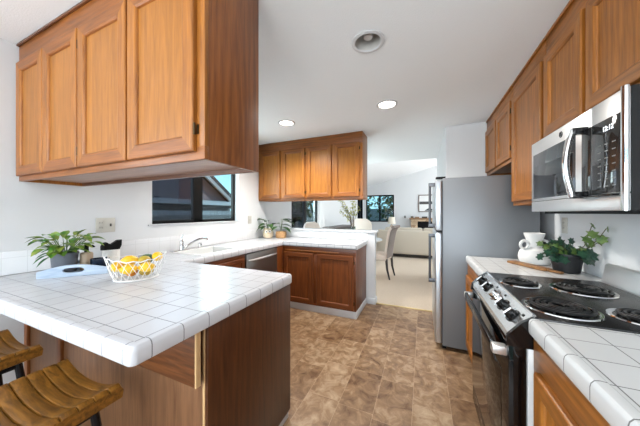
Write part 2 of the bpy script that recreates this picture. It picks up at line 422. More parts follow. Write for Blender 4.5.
# dining slider and far slider
slider_frame('door_1', -2.50, -2.44, 4.19, 5.52, .02, 2.08, 4.86, .06, .10)
MB().box(-2.475, -2.468, 4.24, 4.82, .07, 2.03).build('door_1_glass_screen', GLASSD, smooth=0, kind='structure')
MB().box(-2.475, -2.468, 4.90, 5.47, .07, 2.03).build('door_1_glass', GLASS, smooth=0, kind='structure')
slider_frame('door_2', -2.50, -2.40, 9.36, 10.3, .02, 2.08, 9.83, .08, .14)
MB().box(-2.475, -2.468, 9.42, 10.24, .07, 2.03).build('door_2_glass', GLASSD, smooth=0, kind='structure')
m = MB(); f = .05
m.box(-2.304, -2.304+f, 10.52, 10.56, .93, 2.08).box(-1.12-f, -1.12, 10.52, 10.56, .93, 2.08).box(-2.304, -1.12, 10.52, 10.56, .93, .93+f).box(-2.304, -1.12, 10.52, 10.56, 2.08-f, 2.08).box(-1.74, -1.68, 10.52, 10.56, .93, 2.08)
m.build('window_2', BLACKM, smooth=0, kind='structure')
MB().box(-2.27, -1.15, 10.536, 10.542, .96, 2.05).build('window_2_glass', GLASS, smooth=0, kind='structure')
# tile backsplashes
MB().box(LW, LW+.012, .44, 3.47, .917, 1.065, .003).build('trim_4', SPLASH_L, kind='structure')
MB().box(LW+.012, -.735, 3.458, 3.47, .917, 1.025, .003).build('trim_5', SPLASH_B, kind='structure')

# ------------------------------------------------------------------ outside
MB().box(-40, 40, -20, 60, -.4, -.25).build('ground', plain('ground_soil', (120, 118, 100), .9, vary=(1.5, (96, 104, 70))), smooth=0, kind='structure')
house = thing('house', 'neighbouring house with gable roof and pale gutter seen through the kitchen window', 'house', (-9, 8, -.25))
SID = wood('siding', (106, 98, 108), (124, 116, 124), 'y', .8)
# gable end faces the kitchen; ridge line towards the back
gz = 1.72
YL, YR, YM = .3, 9.4, 4.85; rk = .70; az = gz+(YR-YM)*rk
m = MB(); m.box(-14, -9, YL, YR, -.25, gz); m.build('wall', SID, house, smooth=0)
m = MB(); m.prism([(YL, gz), (YR, gz), (YM, az)], 'x', -14, -9); m.build('gable', SID, house, smooth=0)
ov = YR-YM+.3
m = MB()
for s_ in (1, -1): m.prism([(YM, az+.02), (YM+s_*ov, az+.02-ov*rk), (YM+s_*ov, az+.26-ov*rk), (YM, az+.26)], 'x', -14.2, -8.6)
m.build('roof', plain('roof_shingle', (52, 50, 54), .9, vary=(8, (70, 66, 68))), house, smooth=0)
m = MB()
for s_ in (1, -1): m.prism([(YM, az-.16), (YM+s_*ov, az-.16-ov*rk), (YM+s_*ov, az+.02-ov*rk), (YM, az+.02)], 'x', -8.64, -8.56)
m.build('fascia', plain('fascia_pale', (176, 172, 172), .7), house, smooth=0)
MB().box(-8.98, -8.0, YL, 10.0, 1.62, 1.68).build('carport_roof', plain('carport_deck', (90, 88, 92), .8), house, smooth=0)
MB().box(-8.0, -7.92, YL, 10.0, 1.64, 1.81).build('gutter', plain('gutter_pale', (190, 190, 194), .6), house, smooth=0)
fence = thing('fence', 'weathered grey board fence outside the kitchen window below the gutter', 'fence', (-6.4, 5, -.25))
m = MB()
for i in range(70):
    y = -1+i*.155; m.box(-6.42, -6.39, y, y+.147, -.25, 1.38+.01*math.sin(i*2.1))
m.build('boards', wood('fence_wood', (128, 134, 142), (164, 170, 176), 'z', .85), fence, smooth=0)
MB().box(-6.39, -6.33, -1, 9.85, 1.16, 1.25).box(-6.39, -6.33, -1, 9.85, .2, .29).build('rail', plain('fence_rail', (110, 112, 116), .85), fence, smooth=0)

LEAFD = plain('tree_leaf', (92, 100, 66), .7, vary=(2, (124, 128, 88)))
BARK = plain('bark', (84, 70, 58), .9)
def tree(name, label, x, y, h, r, n=900, cat='tree'):
    t = thing(name, label, cat, (x, y, -.25))
    m = MB(); m.tube([(x, y, -.25), (x+.05, y, h*.35), (x-.03, y+.04, h*.75)], [.1, .08, .04], 8); m.build('trunk', BARK, t)
    m = MB(); rnd = random.Random(int(x*91+y*17))
    for i in range(n):
        a, b = rnd.random()*6.283, math.acos(2*rnd.random()-1); q = r*rnd.random()**.4
        p = Vector((x+q*math.sin(b)*math.cos(a), y+q*math.sin(b)*math.sin(a), h*.55+q*1.1*math.cos(b)*h*.28))
        d = Vector((rnd.uniform(-1, 1), rnd.uniform(-1, 1), rnd.uniform(-.6, .6)))
        m.leaf(p, d, .26, .15, .3, 0)
    m.build('foliage', LEAFD, t, smooth=0)
tree('garden_tree', 'leafy tree beyond the dining room sliding door', -4.9, 8.6, 3.4, .9)
tree('garden_tree', 'leafy tree outside the far window, behind its left pane', -3.9, 14.2, 3.4, 1.25)
tree('garden_tree', 'leafy tree outside the far window, behind its right pane', -1.3, 14.0, 3.0, 1.2)
m = MB()
for i in range(44): m.box(-6.9+0, -6.87, 9.9+i*.155, 10.047+i*.155, -.25, 1.5)
fr = m.build('garden_fence', wood('fence_wood_b', (112, 116, 118), (140, 146, 148), 'z', .85), smooth=0)
tag(fr, 'grey board fence beyond the dining room sliding door', 'fence')
m = MB()
for i in range(90): m.box(-8+i*.155, -8+i*.155+.147, 17.0, 17.03, -.25, 1.6)
fr = m.build('garden_fence', wood('fence_wood_c', (112, 116, 118), (140, 146, 148), 'z', .85), smooth=0)
tag(fr, 'grey board fence beyond the trees outside the far window', 'fence')

# ------------------------------------------------------------------ cabinet doors
def mapper(face, plane):
    """u along the width, w up, d outwards"""
    return {'-y': lambda u, w_, d: (u, plane-d, w_), '-x': lambda u, w_, d: (plane-d, u, w_), '+x': lambda u, w_, d: (plane+d, u, w_), '+y': lambda u, w_, d: (u, plane+d, w_)}[face]
def mbox(m, P, u0, u1, w0, w1, d0, d1, bev=0, mat=0):
    a = P(u0, w0, d0); b = P(u1, w1, d1)
    m.box(min(a[0], b[0]), max(a[0], b[0]), min(a[1], b[1]), max(a[1], b[1]), min(a[2], b[2]), max(a[2], b[2]), bev, mat)
def door(parent, face, plane, u0, u1, w0, w1, mats, hinge=None, fw=.058, th=.02, name='door'):
    P = mapper(face, plane); m = MB()
    prof = [(0, 0), (0, th-.006), (.002, th-.002), (.006, th), (fw-.004, th), (fw, th-.0015), (fw+.005, th-.006), (fw+.008, th-.0135), (fw+.008, .001)]
    loops = [[m.bm.verts.new(P(*q)) for q in ((u0+i, w0+i, d), (u1-i, w0+i, d), (u1-i, w1-i, d), (u0+i, w1-i, d))] for i, d in prof]
    for a, b in zip(loops[:-1], loops[1:]):
        for k in range(4):
            f = m.bm.faces.new((a[k], a[(k+1) % 4], b[(k+1) % 4], b[k])); f.material_index = 1 if k in (0, 2) else 0
    d = m.build(name, [mats[0], mats[1]], parent, smooth=20)
    m = MB(); i = fw+.006; mbox(m, P, u0+i, u1-i, w0+i, w1-i, 0, th-.013); m.build('panel', mats[2] if len(mats) > 2 else mats[0], d, smooth=0)
    if hinge:
        uu = u0 if hinge == 'l' else u1
        for wz in (w0+.085, w1-.085):
            m = MB(); a, b = P(uu, wz-.022, th*.6), P(uu, wz+.022, th*.6); m.cyl(a, b, .005, seg=8)
            s = .012 if hinge == 'r' else -.012
            mbox(m, P, min(uu, uu+s), max(uu, uu+s), wz-.018, wz+.018, 0, .003)
            m.build('hinge', BRONZE, d)
    return d

# left upper cabinet over the peninsula
cab = thing('wall_cabinet', 'large honey oak four-door cabinet hanging from the ceiling above the tiled peninsula', 'cabinet', (-1.58, .82, 1.515))
X0, X1, Y0, Y1, Z0 = -2.405, -.757, .66, .985, 1.515
m = MB(); m.box(X0, X1, Y0, Y0+.02, Z0, Z0+.05, .0015, 0).box(X0, X1, Y0, Y0+.02, 2.25, ZC-.002, .0015, 0)
for a, b in ((X0, -2.37), (-2.06, -2.0), (-1.67, -1.61), (-1.25, -1.19), (-.82, X1)): m.box(a, b, Y0, Y0+.0195, Z0+.05, 2.25, .001, 1)
m.build('face_frame', [OAKX, OAK], cab)
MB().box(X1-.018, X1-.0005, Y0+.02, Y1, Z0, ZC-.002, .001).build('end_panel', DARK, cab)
MB().box(X0, X0+.018, Y0+.02, Y1, Z0, ZC-.002).build('side_panel', OAK, cab)
MB().box(X0+.018, X1-.018, Y0+.02, Y1-.02, Z0+.022, Z0+.036).build('bottom_panel', UNDER, cab)
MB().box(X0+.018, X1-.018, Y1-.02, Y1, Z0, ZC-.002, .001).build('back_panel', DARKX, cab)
m = MB(); m.box(X0-.0, X1+.004, Y0-.012, Y0, ZC-.016, ZC-.002, .003); m.build('crown_strip', DARKX, cab)
for (a, b), h in zip(((-2.385, -2.028), (-2.020, -1.645), (-1.633, -1.222), (-1.209, -.797)), ('l', 'r', 'l', 'r')):
    door(cab, '-y', Y0-.0005, a, b, 1.545, 2.268, (OAK, OAKX, OAKP), h)

# upper cabinet over the pass-through
cab = thing('wall_cabinet', 'oak four-door cabinet hanging above the pass-through ledge at the back of the kitchen', 'cabinet', (-1.57, 3.29, 1.5))
X0, X1, Y0, Y1, Z0 = -2.415, -.735, 3.14, 3.44, 1.50
m = MB(); m.box(X0, X1, Y0, Y0+.02, Z0, Z0+.045, .0015, 0).box(X0, X1, Y0, Y0+.02, 2.25, ZC-.002, .0015, 0)
for a, b in ((X0, -2.36), (-2.02, -1.955), (-1.60, -1.54), (-1.19, -1.12), (-.80, X1)): m.box(a, b, Y0, Y0+.0195, Z0+.045, 2.25, .001, 1)
m.build('face_frame', [OAKX, OAK], cab)
MB().box(X1-.018, X1-.0005, Y0+.02, Y1, Z0, ZC-.002, .001).build('end_panel', OAK, cab)
MB().box(X0, X0+.018, Y0+.02, Y1, Z0, ZC-.002).build('side_panel', OAK, cab)
MB().box(X0+.018, X1-.018, Y0+.02, Y1, Z0+.02, Z0+.034).build('bottom_panel', UNDER, cab)
MB().box(X0+.018, X1-.018, Y1-.02, Y1, Z0, ZC-.01, .001).build('back_panel', OAK, cab)
for (a, b), h in zip(((-2.37, -2.008), (-1.968, -1.585), (-1.555, -1.172), (-1.137, -.778)), ('l', 'r', 'l', 'r')):
    door(cab, '-y', Y0-.0005, a, b, 1.53, 2.262, (OAK, OAKX, OAKP), h)

# right uppers
def right_upper(label, ya, yb, z0, doors, zd0, hinges):
    cab = thing('wall_cabinet', label, 'cabinet', (.84, (ya+yb)/2, z0))
    XF = .70
    m = MB(); m.box(XF, XF+.02, ya, yb, z0, zd0+.02, .001, 0).box(XF, XF+.02, ya, yb, 2.25, ZC-.002, .001, 0)
    edges = [ya]+[v for d in doors for v in d]+[yb]
    for i in range(0, len(edges), 2):
        m.box(XF, XF+.0195, edges[i]-(.02 if i else 0), edges[i+1]+(.02 if i+1 < len(edges)-1 else 0), zd0+.02, 2.25, .001, 1)
    m.build('face_frame', [OAKY, OAK], cab)
    MB().box(XF+.02, RW-.005, ya, ya+.018, z0, ZC-.002).build('side_panel', OAK, cab)
    MB().box(XF+.02, RW-.005, yb-.018, yb, z0, ZC-.002).build('side_panel', OAK, cab)
    MB().box(XF+.02, RW-.005, ya+.018, yb-.018, z0+.015, z0+.03).build('bottom_panel', OAKY, cab)
    MB().box(RW-.015, RW-.005, ya+.018, yb-.018, z0+.03, ZC-.01).build('back_panel', OAK, cab)
    m = MB(); m.box(XF-.012, XF, ya, yb, ZC-.02, ZC-.002, .003); m.build('crown_strip', OAKY, cab)
    for (a, b), h in zip(doors, hinges): door(cab, '-x', XF-.0005, a, b, zd0, 2.268, (OAK, OAKY), h)
right_upper('short two-door oak cabinet above the refrigerator', 2.506, 3.415, 1.752, ((2.53, 2.945), (2.985, 3.40)), 1.782, ('l', 'r'))
right_upper('tall single-door oak cabinet between refrigerator and microwave', 1.918, 2.503, 1.372, ((1.945, 2.48),), 1.402, ('r',))
right_upper('short two-door oak cabinet above the microwave', 1.105, 1.914, 1.742, ((1.125, 1.486), (1.52, 1.90)), 1.772, ('l', 'r'))

# ------------------------------------------------------------------ base cabinets
pen = thing('base_cabinet', 'dark oak peninsula base under the near tiled counter, facing the bar stools', 'cabinet', (-1.6, 1.0, 0))
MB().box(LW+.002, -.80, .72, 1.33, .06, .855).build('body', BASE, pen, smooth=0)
MB().box(LW+.002, -.812, .70, .7195, .05, .855, .001).build('back_panel', LIGHTW, pen)
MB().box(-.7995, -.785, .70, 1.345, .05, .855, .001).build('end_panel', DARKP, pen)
MB().box(-.812, -.80, .698, .72, .05, .855, .001).build('corner_edge', plain('raw_edge', (200, 160, 112), .6), pen)
MB().box(LW+.002, -.84, .6755, .6995, .66, .855).build('spacer', DARKX, pen, smooth=0)
MB().box(LW+.002, -.803, .655, .675, .638, .855, .0015).build('ledger_board', DARKX, pen)
MB().box(-.8028, -.795, .655, .675, .638, .855).build('ledger_end', plain('raw_edge_b', (204, 166, 118), .6), pen)
MB().box(-1.985, -1.93, .684, .6995, .05, .6375, .002).build('panel_batten', DARK, pen)
MB().box(LW+.002, LW+.05, .684, .6995, .05, .6375, .002).build('panel_batten', DARK, pen)
MB().box(LW+.002, -.795, .712, 1.335, .0, .05).build('plinth', TRIMW, pen, smooth=0)
dd = [(-1.78, -1.32), (-1.29, -.83)]
for a, b in dd: door(pen, '+y', 1.3305, a, b, .12, .80, (BASE, BASEX), 'l')

# left run: sink base
sk = thing('base_cabinet', 'oak sink base cabinet below the faucet, left of the dishwasher', 'cabinet', (-2.1, 1.72, 0))
XF = -1.815
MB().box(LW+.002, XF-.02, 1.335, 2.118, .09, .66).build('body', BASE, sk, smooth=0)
m = MB(); m.box(XF-.02, XF, 1.335, 2.118, .09, .13, .001, 0).box(XF-.02, XF, 1.335, 2.118, .80, .855, .001, 0).box(XF-.02, XF, 1.335, 2.118, .62, .66, .001, 0)
for a, b in ((1.335, 1.40), (2.07, 2.118)): m.box(XF-.02, XF-.0005, a, b, .13, .80, .001, 1)
m.build('face_frame', [BASEY, BASE], sk)
door(sk, '+x', XF-.0005, 1.40, 2.095, .645, .815, (BASE, BASEY), None, .04, name='drawer_front')
door(sk, '+x', XF-.0005, 1.40, 1.735, .11, .63, (BASE, BASEY), 'l'); door(sk, '+x', XF-.0005, 1.745, 2.095, .11, .63, (BASE, BASEY), 'r')
MB().box(LW+.002, XF-.06, 1.335, 2.118, 0, .09).build('plinth', TRIMW, sk, smooth=0)
# corner filler + back base
bb = thing('base_cabinet', 'oak two-door base cabinet under the back counter below the pass-through', 'cabinet', (-1.3, 3.17, 0))
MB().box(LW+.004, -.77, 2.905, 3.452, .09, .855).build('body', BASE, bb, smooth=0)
m = MB(); m.box(-1.815, -.755, 2.885, 2.9045, .09, .115, .001, 0).box(-1.815, -.755, 2.885, 2.9045, .765, .855, .001, 0)
for a, b in ((-1.815, -1.78), (-1.345, -1.27), (-.79, -.755)): m.box(a, b, 2.8855, 2.9045, .115, .765, .001, 1)
m.build('face_frame', [BASEX, BASE], bb)
MB().box(-.77, -.755, 2.905, 3.452, .09, .855, .001).build('end_panel', BASE, bb)
MB().box(-1.815, -1.80, 2.735, 2.885, .09, .855, .001).build('corner_filler', BASE, bb)
MB().box(-1.76, -.98, 2.872, 2.8845, .795, .812, .003).build('pull_out_board', OAKX, bb)
door(bb, '-y', 2.8845, -1.785, -1.333, .105, .775, (BASE, BASEX), 'l'); door(bb, '-y', 2.8845, -1.282, -.782, .105, .775, (BASE, BASEX), 'r')
m = MB(); m.box(-1.80, -.752, 2.887, 2.90, 0, .09, .002).box(-.765, -.752, 2.90, 3.452, 0, .09, .002); m.build('plinth', TRIMW, bb)
# right bases
def right_base(label, ya, yb, doors, drawers):
    b = thing('base_cabinet', label, 'cabinet', (.68, (ya+yb)/2, 0)); XF = .376
    MB().box(XF+.02, RW-.003, ya, yb, .09, .855).build('body', BASE, b, smooth=0)
    m = MB(); m.box(XF, XF+.0195, ya, yb, .09, .13, .001, 0).box(XF, XF+.0195, ya, yb, .735, .855, .001, 0)
    us = [ya]+[v for d in doors for v in d]+[yb]
    for i in range(0, len(us), 2): m.box(XF+.0005, XF+.0195, us[i], us[i+1], .13, .735, .001, 1)
    m.build('face_frame', [OAKY, OAK], b)
    for a, c in doors: door(b, '-x', XF-.0005, a-.012, c+.012, .115, .752, (OAK, OAKY), 'l')
    MB().box(XF+.07, RW-.003, ya, yb, 0, .09).build('plinth', BLACKM, b, smooth=0)
right_base('oak base cabinet under the near right counter, in front of the range', -.40, 1.128, ((-.36, .30), (.36, 1.06)), ())
right_base('narrow oak base cabinet between range and refrigerator', 1.892, 2.556, ((1.94, 2.51),), ())

# ------------------------------------------------------------------ countertops
PROF = [(.07, .9145), (.034, .9145), (.030, .9175), (.018, .9185), (.008, .9165), (.002, .909), (0, .900), (0, .868), (.003, .860), (.012, .857), (.07, .857)]
def sweep(m, path, prof, side=1):
    n = len(path); rings = []
    for i, p in enumerate(path):
        if len(p) == 6:      # point of a rounded corner: (x, y, centre x, y, radius, -)
            q, c_, r_ = Vector(p[:2]), Vector(p[2:4]), p[4]; out = (q-c_)/r_; dg = p[5]
            rings.append([((c_.x+out.x*(r_-a), c_.y+out.y*(r_-a), z) if a < r_ else (c_.x+dg[0]*(a-r_), c_.y+dg[1]*(a-r_), z)) for a, z in prof])
            continue
        p = Vector(p)
        d0 = (p-Vector(path[i-1][:2])).normalized() if i > 0 else None
        d1 = (Vector(path[i+1][:2])-p).normalized() if i < n-1 else None
        ns = [Vector((-d.y, d.x))*side for d in (d0, d1) if d is not None]
        nn = ns[0] if len(ns) == 1 else (ns[0]+ns[1])
        if len(ns) == 2: nn = nn/ (1+ns[0].dot(ns[1]))
        rings.append([(p.x+nn.x*a, p.y+nn.y*a, z) for a, z in prof])
    m.rings(rings); bmesh.ops.remove_doubles(m.bm, verts=m.bm.verts[:], dist=1e-5)
def rcorner(p, a, b, r=.022, k=4):
    p, a, b = Vector(p), Vector(a), Vector(b); da, db = (a-p).normalized(), (b-p).normalized()
    A, B = p+da*r, p+db*r; c_ = p+da*r+db*r; out = []
    for i in range(k+1):
        t = i/k; q = c_+(A.lerp(B, t)-c_).normalized()*r; out.append((q.x, q.y, c_.x, c_.y, r, ((da+db).x, (da+db).y)))
    return out
ct = thing('countertop', 'white square-tiled countertop running from peninsula past the sink to the pass-through', 'countertop', (-1.8, 1.7, .86))
P1, P2, P3, P4, P5, P6, P7 = (LW, .42), (-.774, .42), (-.774, 1.36), (-1.795, 1.36), (-1.795, 2.865), (-.735, 2.865), (-.735, 3.455)
path = [P1]+rcorner(P2, P1, P3)+rcorner(P3, P2, P4)+[P4, P5]+rcorner(P6, P5, P7)+[P7]
m = MB(); sweep(m, path, PROF, 1); m.build('edge_trim', COUNTER, ct, smooth=30)
SX0, SX1, SY0, SY1 = -2.27, -1.90, 1.62, 2.10
m = MB(); zt = .9146; zb = .8572
def slab(a, b, c, d): m.box(a, b, c, d, zb, zt)
i = .06
slab(LW, -.774-i, .42+i, 1.36-i); slab(LW, -1.795-i, 1.36-i, SY0)
slab(LW, SX0, SY0, SY1); slab(SX1, -1.795-i, SY0, SY1); slab(LW, -1.795-i, SY1, 2.865+i); slab(LW, -.735-i, 2.865+i, 3.456)
m.build('tile_top', COUNTER, ct, smooth=0)
sink = thing('sink', 'white sink set into the tiled counter in front of the faucet', 'sink', (-2.085, 1.86, .72))
m = MB(); e = .0
m.box(SX0-.02, SX1+.02, SY0-.02, SY0+.012, .914, .920, .002).box(SX0-.02, SX1+.02, SY1-.012, SY1+.02, .914, .920, .002).box(SX0-.02, SX0+.012, SY0, SY1, .914, .920, .002).box(SX1-.012, SX1+.02, SY0, SY1, .914, .920, .002)
m.build('rim', ENAMEL, sink)
m = MB(); q = .008
m.box(SX0+q, SX0+.016, SY0+q, SY1-q, .72, .916).box(SX1-.016, SX1-q, SY0+q, SY1-q, .72, .916).box(SX0+q, SX1-q, SY0+q, SY0+.016, .72, .916).box(SX0+q, SX1-q, SY1-.016, SY1-q, .72, .916).box(SX0+q, SX1-q, SY0+q, SY1-q, .712, .722)
m.build('basin', ENAMEL, sink, smooth=0)
MB().cyl((-2.085, 1.86, .722), (-2.085, 1.86, .726), .045, seg=20).build('drain', CHROME, sink)

fx, fy = -2.325, 1.74
fa = thing('faucet', 'chrome kitchen faucet with low swung spout beside the sink', 'faucet', (fx, fy, .915))
m = MB(); m.box(fx-.028, fx+.028, fy-.10, fy+.10, .9152, .928, .006); m.build('base_plate', CHROME, fa)
m = MB(); m.lathe([(.026, .928), (.024, .95), (.020, .99), (.022, 1.005), (.018, 1.018), (.004, 1.022)], (fx, fy, 0), 18); m.build('body', CHROME, fa)
m = MB(); m.tube([(fx, fy, 1.012), (fx-.003, fy-.003, 1.045), (fx+.006, fy+.012, 1.085)], [.012, .009, .007], 10); m.build('handle', CHROME, fa)
m = MB(); pts = []
for k in range(10):
    t = k/9; pts.append((fx+.02+.12*t, fy+.02+.17*t, .945+.09*math.sin(t*1.75)))
pts.append((pts[-1][0]+.004, pts[-1][1]+.006, pts[-1][2]-.02))
m.tube(pts, .011, 10); m.build('spout', CHROME, fa)
ds = thing('soap_dispenser', 'small chrome cylinder on the counter right of the faucet', 'soap dispenser', (-2.32, 1.96, .915))
MB().lathe([(.024, .0), (.024, .006), (.019, .008), (.019, .055), (.017, .06), (.003, .062)], (-2.32, 1.96, .9152), 18).build('cap', CHROME, ds)
MB().cyl((-2.30, 1.96, .955), (-2.296, 1.96, .955), .006, seg=8).build('vent_hole', BLACKM, ds)

ctr = thing('countertop', 'white tiled counter in the right foreground, in front of the range', 'countertop', (.68, .4, .86))
m = MB(); sweep(m, [(.362, 1.13), (.362, -.42)], PROF, 1); m.build('edge_trim', COUNTER_R, ctr, smooth=30)
MB().box(.362+i, RW-.002, -.42, 1.13, zb, zt).build('tile_top', COUNTER_R, ctr, smooth=0)
ctf = thing('countertop', 'short white tiled counter between range and refrigerator, under the ivy', 'countertop', (.68, 2.2, .86))
m = MB(); sweep(m, [(.362, 2.562), (.362, 1.89)], PROF, 1); m.build('edge_trim', COUNTER_R, ctf, smooth=30)
MB().box(.362+i, RW-.002, 1.89, 2.562, zb, zt).build('tile_top', COUNTER_R, ctf, smooth=0)

# ------------------------------------------------------------------ dishwasher
dw = thing('dishwasher', 'stainless dishwasher in the left counter run near the corner', 'dishwasher', (-2.1, 2.425, 0))
MB().box(LW+.05, -1.83, 2.122, 2.732, .10, .853).build('tub', BLACKM, dw, smooth=0)
MB().box(-1.83, -1.795, 2.124, 2.730, .11, .848, .006).build('door', DWSTEEL, dw)
m = MB(); pts = [(-1.795+.035*math.sin(math.pi*k/12)**.5, 2.15+.56*k/12, .775) for k in range(13)]
m.tube(pts, [.008+.006*math.sin(math.pi*k/12) for k in range(13)], 10); m.build('handle', STEEL, dw)
MB().box(-1.9, -1.85, 2.124, 2.730, 0, .10).build('kick_plate', BLACKM, dw, smooth=0)

# ------------------------------------------------------------------ range
ry0, ry1 = 1.138, 1.882
rg = thing('range', 'freestanding electric range with black coil cooktop and silver knob panel', 'range', (.64, 1.51, 0))
MB().box(.3635, .975, ry0, ry1, .06, .895, .003).build('body', ENAMEL, rg)
MB().box(.385, .93, ry0-.004, ry1+.004, .895, .921, .006).build('cooktop', plain('cooktop_black', (44, 43, 43), .25, .3), rg)
m = MB(); m.prism([(.93, .90), (.985, .90), (.985, 1.02), (.962, 1.026), (.95, 1.02), (.932, .93)], 'y', ry0-.004, ry1+.004); m.build('backguard', STEEL, rg)
m = MB(); m.prism([(.388, .922), (.306, .842), (.302, .822), (.388, .822)], 'y', ry0+.012, ry1-.012)
panel = m.build('control_panel', brushed('panel_silver', (225, 225, 225), .16), rg, smooth=0)
MB().tube([(.384, ry0+.012, .924), (.384, ry1-.012, .924)], .005, 8).build('panel_trim', CHROME, rg)
nrm = Vector((-.08, 0, .082)).normalized()
for (y0_, y1_) in ((ry0-.004, ry0+.012), (ry1-.012, ry1+.004)):
    m = MB(); m.prism([(.39, .926), (.345, .895), (.30, .842), (.294, .80), (.39, .80)], 'y', y0_, y1_); m.build('end_cap', BLACK, rg)
def pp(t, y): return Vector((.388-.082*t, y, .922-.08*t))
for y in (1.79, 1.65, 1.37, 1.24):
    c0 = pp(.52, y)
    m = MB(); m.cyl(c0, c0+nrm*.006, .030, .029, 20); m.cyl(c0+nrm*.006, c0+nrm*.026, .022, .019, 20)
    k = m.build('knob', BLACK, rg)
    u = Vector((-.082, 0, -.08)).normalized()
    m = MB(); m.tube([c0+nrm*.027-u*.018, c0+nrm*.027+u*.018], .005, 6); m.build('grip', CHROME, k)
m = MB(); c0 = pp(.5, 1.51)
m.cyl(c0, c0+nrm*.006, .032, .031, 20); m.cyl(c0+nrm*.006, c0+nrm*.028, .024, .021, 20); m.build('knob', CHROME, rg)
for y, tt in ((1.58, .2), (1.44, .2), (1.20, .25)):
    c0 = pp(tt, y); MB().cyl(c0, c0+nrm*.003, .006, seg=10).build('indicator', BLACK, rg)
for y in (1.72, 1.45, 1.31):
    a, b = pp(.25, y-.028), pp(.25, y+.028); c2, d2 = pp(.8, y+.028), pp(.8, y-.028)
    m = MB(); m.rings([[v+nrm*.0005 for v in (a, b, c2, d2)], [v+nrm*.0015 for v in (a, b, c2, d2)]]); m.build('knob_plate', CHROME, rg)
od = MB().box(.303, .361, ry0+.002, ry1-.002, .175, .815, .008).build('oven_door', BLACKG, rg)
m = MB(); hy0, hy1 = ry0+.01, ry1-.01
m.box(.252, .272, hy0+.04, hy1-.04, .745, .79, .007); m.build('handle', plain('handle_black', (30, 30, 31), .22, .5), od)
for a, b in ((hy0, hy0+.04), (hy1-.04, hy1)):
    m = MB(); m.box(.254, .304, a, b, .75, .785, .006); m.build('handle_bracket', STEEL, od)
MB().box(.3015, .304, ry0+.09, ry1-.09, .28, .66, .001).build('oven_window', BLACKG, od)
MB().box(.306, .361, ry0+.002, ry1-.002, .065, .168, .008).build('drawer', BLACK, rg)
MB().box(.36, .95, ry0+.02, ry1-.02, 0.0, .062).build('base', BLACKM, rg, smooth=0)
for bx, by, br in ((.49, 1.655, .078), (.735, 1.63, .105), (.512, 1.285, .105), (.745, 1.275, .078)):
    m = MB(); m.lathe([(br+.016, .9212), (br+.014, .9255), (br+.006, .926), (br-.002, .922)], (bx, by, 0), 40, 0, False, False)
    b = m.build('burner', CHROME, rg)
    MB().lathe([(br, .9215), (br*.6, .9212), (.0, .9212)], (bx, by, 0), 32, 0, False, True).build('drip_bowl', plain('drip_black', (20, 20, 21), .25), b)
    pts = []; turns = 4 if br > .09 else 3; N = turns*26
    for k in range(N+1):
        t = k/N; r_ = .02+(br-.024)*t; a = t*turns*2*math.pi; pts.append((bx+r_*math.cos(a), by+r_*math.sin(a), .9335))
    m = MB(); m.tube(pts, .0058, 6)
    for a in (0, 2.09, 4.19): m.tube([(bx, by, .9265), (bx+br*math.cos(a), by+br*math.sin(a), .9265)], .003, 5)
    m.build('coil', IRON, b)

# ------------------------------------------------------------------ microwave
PGL = plain('panel_glass', (44, 43, 42), .06)
mw = thing('microwave', 'stainless over-the-range microwave with bowed handle and black control panel', 'microwave', (.8, 1.52, 1.315))
my0, my1, mz0, mz1, mx = 1.14, 1.905, 1.318, 1.735, .625
MB().box(mx+.012, RW-.004, my0, my1-.004, mz0, mz1).build('case', BLACK, mw, smooth=0)
MB().box(mx, mx+.0118, 1.3215, my1, mz0+.062, mz1, .004).build('door', STEEL, mw)
MB().box(mx-.0015, mx+.002, 1.432, my1-.03, 1.395, 1.66, .001).build('door_window', plain('smoked_glass', (70, 74, 78), .05, .2), mw)
MB().box(mx-.003, mx+.0015, 1.45, my1-.05, 1.405, 1.585, .001).build('inner_screen', plain('inner_screen', (22, 26, 32), .08), mw)
MB().box(mx, mx+.0118, my0, 1.3185, mz0+.062, mz1, .004).build('control_frame', STEEL, mw)
MB().box(mx, mx+.0118, my0, my1, mz0, mz0+.06, .004).build('lower_grille', STEEL, mw)
MB().box(mx-.002, mx+.002, my0+.028, 1.3165, 1.383, 1.658, .001).build('control_panel', PGL, mw)
MB().box(mx-.002, mx+.002, 1.3235, 1.385, 1.383, 1.658, .001).build('door_glass', PGL, mw)
MB().tube([(mx-.004, my0-.001, mz0), (mx-.004, my0-.001, mz1)], .010, 10).build('corner_trim', CHROME, mw)
MB().box(mx+.05, RW-.05, my0+.04, my1-.04, mz0-.012, mz0).build('vent_underside', BLACKM, mw, smooth=0)
m = MB(); pts = []
for k in range(13):
    t = k/12; pts.append((mx-.045-.022*math.sin(math.pi*t), 1.352, 1.378+.285*t))
m.tube(pts, [.012]*13, 12); hd = m.build('handle', CHROME, mw)
for z in (1.385, 1.652):
    m = MB(); m.box(mx-.05, mx, 1.339, 1.365, z-.014, z+.014, .003); m.build('handle_mount', BLACK, hd)
MB().box(mx-.024, mx, my0+.03, 1.40, 1.371, 1.379, .003).build('panel_ledge', BLACK, mw)
def text(s_, size, loc, mat, parent, name):
    cu = bpy.data.curves.new(name, 'FONT'); cu.body = s_; cu.size = size; cu.extrude = .0003; cu.align_x = 'CENTER'; cu.align_y = 'CENTER'
    to = bpy.data.objects.new(name, cu); link(to)
    bpy.context.view_layer.update()
    me = bpy.data.meshes.new_from_object(to); bpy.data.objects.remove(to)
    me.materials.append(mat)
    # face towards -x: local x -> -y, local y -> z
    M = Matrix(((0, 0, -1, 0), (-1, 0, 0, 0), (0, 1, 0, 0), (0, 0, 0, 1)))
    me.transform(wm(parent).inverted() @ Matrix.Translation(loc) @ M)
    o = bpy.data.objects.new(name, me); link(o); o.parent = parent
    return o
text('12:12', .026, (mx-.0025, 1.225, 1.622), plain('display_glow', (235, 240, 245), .5, emit=1.6), mw, 'display_digits')
PRINT = plain('panel_print', (130, 130, 128), .5)
